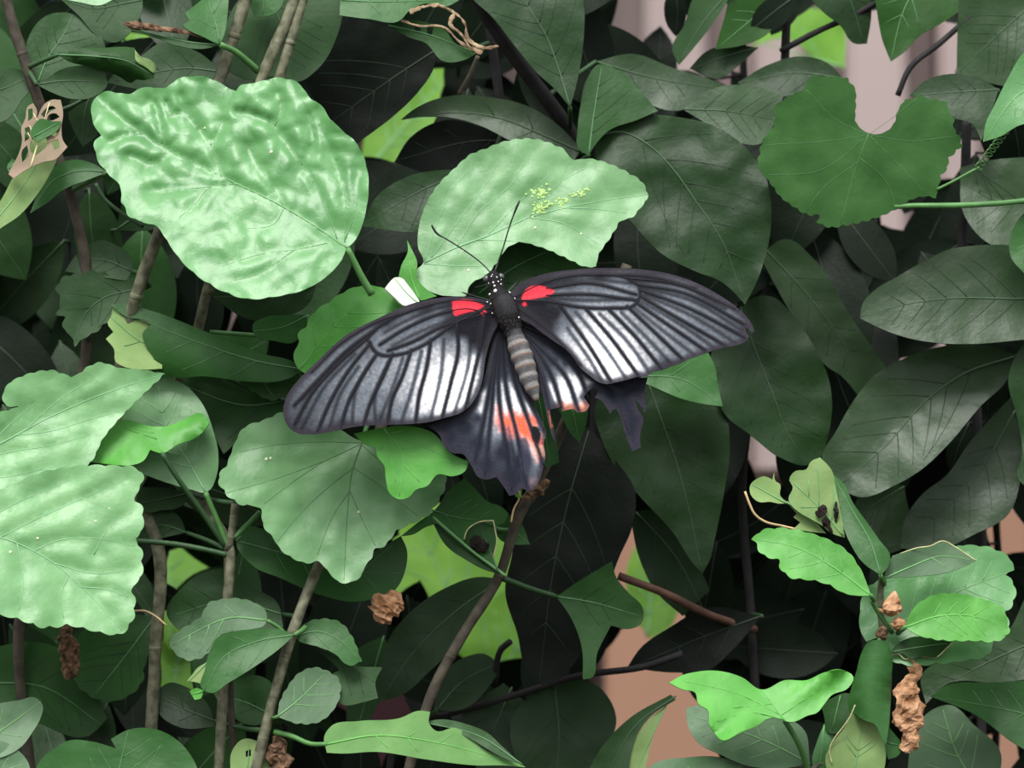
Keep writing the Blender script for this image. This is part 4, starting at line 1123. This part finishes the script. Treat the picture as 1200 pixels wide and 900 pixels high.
def wing(name, out, veins, folds, ctrl, hinge, rise, gr, lift, red=(), spots=(), step=1.9, mirror=None, label=None, dark=(.0065, .0065, .0105), edgecol=(.030, .024, .034), vw=.85, vwide=4.0, reds=()):
    ol = spline(nums(out), closed=True, step=2.5, corner=50)
    vl = [spline(nums(v), step=5) for v in veins]
    fo = [spline(nums(v), step=5) for v in folds]
    pts, tris = poly_mesh(ol, (), step)
    dv = np.full(len(pts), 1e9)
    for v in vl:
        dv = np.minimum(dv, seg_dist(pts, v)[0])
    df = np.full(len(pts), 1e9)
    for v in fo:
        df = np.minimum(df, seg_dist(pts, v)[0])
    de = seg_dist(pts, np.vstack([ol, ol[:1]]))[0]
    hx, hy = hinge

    def depth(p, dvv=None):
        r = np.hypot(p[:, 0] - hx, p[:, 1] - hy)
        z = fly_depth(p[:, 0], p[:, 1]) + gr * (p[:, 0] - hx) - lift - rise * r
        z = z - 5.0 * np.sin(np.clip(r / 260, 0, 1) * math.pi)
        z = z + 2.2 * np.array([noise.noise(Vector((x * .02, y * .02, hx))) for x, y in p])
        if dvv is not None:
            z = z + 0.8 * np.clip(dvv / 6, 0, 1)
        return z

    dep = depth(pts, dv)
    W = [P(x, y, z) for (x, y), z in zip(pts, dep)]
    F = []
    for a, b, c in tris:
        n_ = (W[b] - W[a]).cross(W[c] - W[a])
        F.append((a, b, c) if n_.y < 0 else (a, c, b))
    I = np.clip((idw(pts, ctrl) - .05) * 1.05, 0, 1.2)
    streak = sm(1.2, vwide, dv) * (0.22 + 0.78 * sm(0.5, 4.0, df))
    grain = np.array([noise.noise(Vector((x * .25, y * .25, 2))) for x, y in pts])
    I = I * streak * (1 + .25 * grain)
    margin = sm(1.0, 9, de)
    I = I * (.25 + .75 * margin)
    I = np.clip(I, 0, 1)[:, None]
    dk, pale_lo, pale_hi = np.array(dark), np.array((.33, .37, .435)), np.array((.86, .84, .86))  # bluish low tone also holds the wing's sheen as colour
    t = sm(.25, .85, I)
    pale = pale_lo * (1 - t) + pale_hi * t
    C = dk * (1 - I) + pale * I
    ew = (1 - sm(1.0, 10, de))[:, None] * .7
    C = C * (1 - ew) + np.array(edgecol) * ew
    for poly, colr, soft, wgt in list(reds) + [(r_, (.80, .035, .055), 1.0, 1.0) for r_ in red]:
        pl = spline(nums(poly), closed=True, step=2.5)
        ins = inside(pl, pts)
        sd = seg_dist(pts, np.vstack([pl, pl[:1]]))[0]
        sd = np.where(ins, sd, -sd) + soft * .5 * grain
        k = (sm(-soft, soft, sd) * wgt)[:, None]
        if soft > 2:
            k = k * np.clip(I * 1.4 + .08, 0, 1) * (0.2 + .8 * sm(.8, 3.2, dv))[:, None]
        C = C * (1 - k) + np.array(colr) * k
    base = P(hx, hy, fly_depth(hx, hy))
    o = new_obj(name, W, F, M_WING, FLY, base)
    set_pigment(o, np.clip(C, 0, 1))
    sharp_rim(o.data)
    s_ = o.modifiers.new('thickness', 'SOLIDIFY')
    s_.thickness = .00012
    s_.offset = -1
    if label:
        o['label'] = label
    for v in vl:
        dd = depth(v)
        V, F2 = tube_geo([P(x, y, z + .1) for (x, y), z in zip(v, dd)], [vw * S * (1 - .5 * i / len(v)) for i in range(len(v))], 5, flat=.6)
        new_obj('wing_vein', V, F2, M_BLACKVEIN, o, base)
    return o


# hindwings first (they lie under the forewings)
wing('hindwing', '584,378 575,410 568,440 562,455 547,481 520,492 501,499 515,510 520,522 531,531 542,532 552,545 562,560 569,562 582,559 590,570 597,581 605,579 611,572 620,576 630,567 636,550 639,531 637,520 640,508 634,492 625,472 617,458 606,430 598,405 592,384',
     ['586,382 577,430 571,470 556,540', '587,382 580,430 577,470 574,500 568,558', '588,382 584,430 585,470 591,510 600,575', '589,383 590,430 596,470 606,510 617,570', '590,384 596,420 604,450 618,490 637,545', '591,384 600,415 612,450 626,480 638,505'],
     ['586,405 575,460 564,510', '596,500 607,560'],
     [(586, 400, .0), (575, 430, .02), (568, 462, 1.0), (567, 480, .9), (580, 452, 1.05), (582, 475, 1.0), (583, 500, .5), (590, 490, .9), (603, 495, .9), (604, 508, .6), (614, 500, 1.0), (626, 512, .9), (633, 526, .9), (592, 452, 1.05), (596, 478, 1.1), (598, 506, .6), (604, 462, 1.05), (611, 478, 1.1), (620, 490, .7), (545, 500, .03), (525, 510, .04), (560, 520, .04), (590, 530, .02), (612, 540, .02), (600, 560, .03), (570, 545, .05), (560, 490, .05), (552, 470, .02), (588, 425, .04), (600, 430, .08), (540, 520, .08), (605, 430, .05), (618, 460, .05), (583, 438, .04), (592, 438, .06), (575, 444, .04), (566, 448, .03), (602, 444, .25), (580, 436, .02), (611, 455, .3), (592, 520, .05)],
     (588, 380), -.02, .04, -7, reds=[('583,478 592,485 602,482 612,485 622,488 625,500 634,515 638,535 630,538 622,522 610,512 600,512 590,505 584,500', (.80, .11, .05), 7, 1.0), ('625,520 636,524 638,534 630,536', (.8, .62, .45), 2.5, .8), ('622,500 629,499 634,508 632,520 626,518', (.006, .006, .008), 1.2, 1), ('610,514 617,512 621,524 622,545 616,560 610,545', (.03, .03, .05), 2, .9), ('618,562 628,558 630,566 622,572', (.5, .3, .3), 2.5, .6), ('621,487 627,491 630,500 626,498', (.8, .12, .05), 1.5, .9)],
     dark=(.010, .012, .021), edgecol=(.026, .022, .034), vwide=5.6, label='left hindwing, dark with white rays and an orange-red band')
wing('hindwing', '603,384 614,404 628,424 634,455 639,478 645,505 651,522 649,503 646,492 644,480 657,477 659,482 666,480 672,479 676,483 686,482 691,475 684,465 691,457 697,454 701,459 697,466 705,470 711,478 715,485 719,480 722,479 727,488 732,507 741,529 747,526 751,525 750,510 752,500 754,491 748,480 744,468 743,466 750,475 756,484 757,481 755,462 759,442 727,444 695,441 665,409 640,392 618,380',
     ['605,384 625,415 637,450 643,475 650,520', '606,384 632,415 648,445 658,478', '607,384 640,415 662,440 678,481', '608,383 650,410 676,435 691,470', '610,382 660,408 690,440 716,460 736,505', '612,382 665,406 705,440 745,460'],
     ['628,420 640,450 650,476', '700,450 725,475'],
     [(615, 395, .03), (630, 410, .04), (640, 430, .12), (648, 452, .9), (651, 465, 1.1), (664, 445, 1.05), (668, 460, 1.1), (672, 472, .9), (680, 445, 1.0), (684, 455, .95), (693, 447, .7), (655, 430, .4), (670, 430, .4), (700, 458, .25), (715, 460, .06), (735, 470, .03), (740, 500, .04), (720, 470, .05), (640, 470, .1), (647, 500, .1), (750, 465, .03), (660, 412, .03), (650, 424, .03), (662, 426, .06), (675, 428, .10), (640, 442, .12), (686, 434, .15), (646, 440, .3)],
     (606, 382), -.02, -.04, -7, reds=[('656,470 668,474 680,474 690,472 690,484 670,484 656,482', (.80, .22, .10), 6, .8), ('643,482 647,490 649,500 646,500', (.75, .18, .08), 1.5, .7)],
     dark=(.010, .012, .021), edgecol=(.026, .022, .034), vwide=5.2, label='right hindwing, torn to ribbons with white rays')
# forewings
wing('forewing', '584,352 570,352 558,349 545,347.5 515,349 482,356 445,372 407,392 370,425 350,445 341,456 334,470 332,485 335,495 342,504 350,508 363,509 387,506 420,499.5 450,498 477,497 500,495 520,490 543,482 552,474 559,463 565,446 569,420 576,395 586,372',
     ['580,356 530,352 482,364 445,382 430,397', '580,358 560,366 537,377 495,405 470,415 442,414 430,397', '482,364 440,378 400,402 365,436', '445,382 405,412 372,446 345,475', '432,395 398,425 365,462 345,498', '434,402 408,435 385,475 372,506', '442,414 425,440 408,472 399,502', '460,415 447,445 433,475 426,498', '482,410 472,440 459,470 454,497', '505,398 500,430 491,465 487,495', '535,378 537,410 528,450 518,490', '568,372 562,410 555,440 545,480', '572,368 550,362 515,368 470,388 445,404', '575,366 552,372 520,382 480,402 455,411'],
     ['420,402 382,436 354,468', '416,415 380,454 354,502', '420,430 400,460 385,505', '434,425 418,455 412,501', '455,425 440,460 440,498', '472,420 462,450 445,492', '494,412 486,445 470,496', '520,398 518,430 505,490', '552,385 550,420 532,486', '560,356 520,360 480,374 450,390', '570,362 530,374 490,390 460,405'],
     [(575, 365, 0), (560, 385, .0), (540, 386, .04), (550, 378, 0), (563, 404, .06), (568, 385, 0), (530, 380, .06), (545, 385, .0), (555, 397, .03), (570, 395, 0), (540, 405, .55), (555, 425, .85), (548, 445, 1.1), (540, 465, 1.05), (552, 460, .9), (525, 430, .85), (520, 460, 1.05), (515, 478, .95), (500, 450, .85), (495, 475, .75), (505, 415, .6), (480, 435, .58), (475, 460, .55), (470, 482, .38), (450, 440, .45), (445, 470, .34), (425, 440, .42), (415, 475, .36), (395, 450, .34), (385, 480, .28), (370, 470, .24), (355, 480, .17), (350, 495, .12), (400, 420, .32), (380, 440, .27), (420, 400, .25), (480, 385, .34), (510, 372, .32), (470, 395, .36), (450, 395, .34), (500, 392, .32), (530, 362, .12), (450, 375, .06), (500, 356, .05), (545, 368, .06), (400, 505, .06), (500, 493, .35), (450, 495, .15)],
     (582, 358), -.03, .12, 4, red=['530,354 538,351.5 546,351 558,354 567,358.5 562,362 556,364 545,366.5 533,370 531,364', '564,366 568,363 570,366 566,369'], label='left forewing with pale streaks between black veins and a red base', step=1.8)
wing('forewing', '598,346 604,338 615,329 628,324 640,320.5 672,316 715,314 750,315.5 785,321 815,331 840,344 862,359 873,369 880,378 884,387 881,391 878,386 874.5,384 874,388 878,394 876,398 864,404.5 850,407 832,412 819,417 807,421 797,426 788,429 775,434 765,436 757,441 747,441.5 735,445 722,448 710,450 700,447 692,441 680,431 672,420 662,409 645,397 622,380 602,366',
     ['600,350 640,330 702,322 735,326 749,335', '600,352 640,353 680,360 715,361 745,356 750,347 749,335', '702,322 760,324 815,338', '735,326 790,332 862,362', '749,334 800,343 872,380', '750,340 800,358 874,396', '750,347 800,376 850,405', '746,355 785,382 827,411', '735,359 770,392 800,421', '712,361 745,395 776,433', '685,360 715,395 748,440', '655,356 690,405 716,447', '603,358 640,385 680,428', '640,338 690,332 745,345', '640,346 690,345 746,352'],
     ['745,328 800,336 850,362', '752,338 810,352 870,388', '755,346 810,370 862,402', '752,354 800,382 840,410', '745,362 780,390 814,416', '728,366 760,398 788,428', '703,368 735,400 762,438', '675,366 705,402 734,444', '665,385 690,420 706,448', '625,338 680,328 740,332', '640,350 700,352 740,350'],
     [(605, 355, 0), (630, 365, .02), (650, 368, .03), (640, 382, .03), (665, 375, .3), (680, 380, .6), (672, 395, .6), (690, 405, .9), (685, 420, .75), (700, 425, 1.0), (715, 430, 1.05), (730, 428, 1.0), (715, 405, .95), (700, 385, .85), (740, 420, .9), (735, 400, .75), (725, 380, .6), (755, 420, .6), (760, 405, .5), (750, 385, .45), (780, 410, .45), (780, 390, .45), (770, 370, .45), (800, 400, .38), (800, 375, .40), (830, 395, .32), (830, 370, .32), (855, 385, .26), (870, 385, .2), (800, 350, .32), (770, 335, .25), (830, 350, .22), (690, 335, .34), (720, 345, .4), (660, 345, .28), (660, 330, .12), (700, 318, .04), (760, 319, .05), (640, 326, .05), (700, 440, .7), (780, 428, .12)],
     (600, 354), -.03, -.12, 4, red=['611,351 614,343 620,337 630,334.5 640,337 650,341 646,345 634,348 622,350.5', '612,356 615,354 618,357 614,359'], label='right forewing with pale streaks, a red base and a nicked tip', step=1.8)

# body: one skin from head to abdomen tip
prof = [(577, 317, 2.0), (577.5, 320, 5.5), (578.5, 325, 8.2), (580, 331, 8.5), (582, 337, 7.4), (583.5, 341, 8.2), (586, 347, 11.5), (590, 356, 14.5), (594, 367, 15), (597, 377, 13.2), (600, 385, 10.2), (602.5, 391, 9.6), (606, 402, 12), (611, 416, 13), (616, 431, 12.3), (620, 444, 10.8), (624, 455, 8.4), (627, 463, 5.5), (629, 470, 2.0)]
sp = spline([(x, y, fly_depth(x, y) - 6, r) for x, y, r in prof], step=1.6)
rad = sp[:, 3].copy()
for i, p in enumerate(sp):
    if p[1] > 394:
        rad[i] *= 1 + .05 * math.cos((p[1] - 394) / 12.5 * 2 * math.pi)
V, F = tube_geo([P(p[0], p[1], p[2]) for p in sp], [r * S for r in rad], 22)
cols = []
for i, v in enumerate(V):
    p = sp[min(len(sp) - 1, i // 22)]
    g = noise.noise(v * 900)
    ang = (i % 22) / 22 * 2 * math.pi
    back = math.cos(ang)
    if p[1] < 388:
        c = np.array((.0085, .0078, .009)) * (1 + .5 * g)
        if 350 < p[1] < 372 and back > .55:
            c = np.array((.02, .019, .021))
    else:
        c = np.array((.105, .10, .103)) * (1 + .35 * g)
        k = ((p[1] - 394) / 12.5) % 1
        if k > .91:
            c = np.array((.15, .09, .055))
        elif k > .55:
            c = np.array((.19, .18, .175))
        if p[1] < 396:
            c = np.array((.04, .04, .045))
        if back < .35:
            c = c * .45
    cols.append(c)
body = new_obj('body', V, F, M_BODY, FLY, bp0)
set_pigment(body, np.clip(np.array(cols), 0, 1))


def ball(parent, name, c, r, mat, sub=2, sc=(1, 1, 1)):
    bm = bmesh.new()
    res = bmesh.ops.create_icosphere(bm, subdivisions=sub, radius=r * S)
    V_ = [Vector((v.co.x * sc[0], v.co.y * sc[1], v.co.z * sc[2])) + c for v in bm.verts]
    F_ = [tuple(v.index for v in f.verts) for f in bm.faces]
    bm.free()
    return new_obj(name, V_, F_, mat, parent, c)


fd = fly_depth
ball(FLY, 'eye', P(570.5, 327, fd(570, 327) - 6), 4.6, M_EYE)
ball(FLY, 'eye', P(587, 324.5, fd(587, 325) - 6), 4.4, M_EYE)
V, F = [], []
for x, y, r in ((576, 324, 1.2), (582, 325, 1.3), (573, 332, 1.3), (578, 331, 1.4), (584, 330, 1.1), (579.5, 335, 1.5), (587, 333, 1.2), (580.5, 341, 2.6), (590, 340, 1.9), (585.5, 347, 1.0), (574, 345, 1.6), (597, 343, 1.6), (571, 354, 1.1), (575, 356, 1.1), (577, 322, 1.0), (583, 321.5, 1.2), (587, 328, 1.1), (603, 350, 1.2), (577, 367, 1.2), (608, 372, 1.3)):
    i = int(np.argmin(np.abs(sp[:, 1] - y)))
    off = x - sp[i, 0]
    z = sp[i, 2] - math.sqrt(max(0, rad[i] ** 2 - off ** 2)) - .2
    bm = bmesh.new()
    bmesh.ops.create_icosphere(bm, subdivisions=1, radius=r * S)
    b0 = len(V)
    c = P(x, y, z)
    V += [v.co * 1.0 + c for v in bm.verts]
    F += [tuple(b0 + v.index for v in f.verts) for f in bm.faces]
    bm.free()
new_obj('white_spots', V, F, M_WSPOT, body, bp0)
# fur on the thorax
V, F = [], []
rf = random.Random(3)
for i in range(900):
    j = rf.randrange(len(sp))
    while not (322 < sp[j, 1] < 392):
        j = rf.randrange(len(sp))
    an = rf.uniform(-1.7, 1.7)
    r = rad[j]
    nrm = Vector((math.sin(an), -math.cos(an), 0))
    p0 = P(sp[j, 0], sp[j, 1], sp[j, 2]) + nrm * r * S * .97
    tip = p0 + (nrm * rf.uniform(1.2, 3) + Vector((rf.uniform(-1, 1.4), 0, rf.uniform(-4, -1)))) * S
    w = Vector((rf.uniform(.2, .5) * S, 0, rf.uniform(-.2, .2) * S))
    b0 = len(V)
    V += [p0 - w, p0 + w, tip]
    F.append((b0, b0 + 1, b0 + 2))
fur = new_obj('fur', V, F, M_FUR, body, bp0)
fur['kind'] = 'stuff'
# antennae
for path in ('575.5,320,0 566,310,4 557,302.5,4 545,294,2 532,285.5,0 521,279,-2 512,273.5,-4 508,268,-5 506,263.5,-6', '580,318,0 584,306,4 590,289,2 595,272,0 600,257,-3 605,244,-5 609,235,-6'):
    q = spline([(x, y, z + fd(x, y) * .35 - 14) for x, y, z in nums(path)], step=3)
    n_ = len(q)
    V, F = tube_geo([P(*p) for p in q], [S * (.85 if i < n_ - 8 else .85 + .55 * math.sin((i - n_ + 8) / 7 * 2.6)) for i in range(n_)], 7)
    new_obj('antenna', V, F, M_BLACK, FLY, P(*q[0]))
# legs reaching back to the leaves
for hx, hy, kx, ky, tx, ty, td in ((584, 345, 572, 334, 556, 337, 12), (592, 346, 604, 333, 615, 320, 62), (586, 356, 566, 350, 540, 342, 14), (598, 360, 616, 352, 628, 345, 66), (588, 366, 566, 376, 545, 380, 40), (600, 368, 618, 380, 634, 392, 60)):
    q = spline([(hx, hy, fd(hx, hy) + 2), (kx, ky, fd(kx, ky) + 16), ((kx + tx) / 2, (ky + ty) / 2, (fd(kx, ky) + 16 + td) / 2 + 4), (tx, ty, td)], step=4)
    n_ = len(q)
    V, F = tube_geo([P(*p) for p in q], [S * (1.5 - .8 * i / n_) for i in range(n_)], 7)
    new_obj('leg', V, F, M_BLACK, FLY, P(*q[0]))

for o in list(bpy.data.objects):
    if 'wl' in o:
        del o['wl']
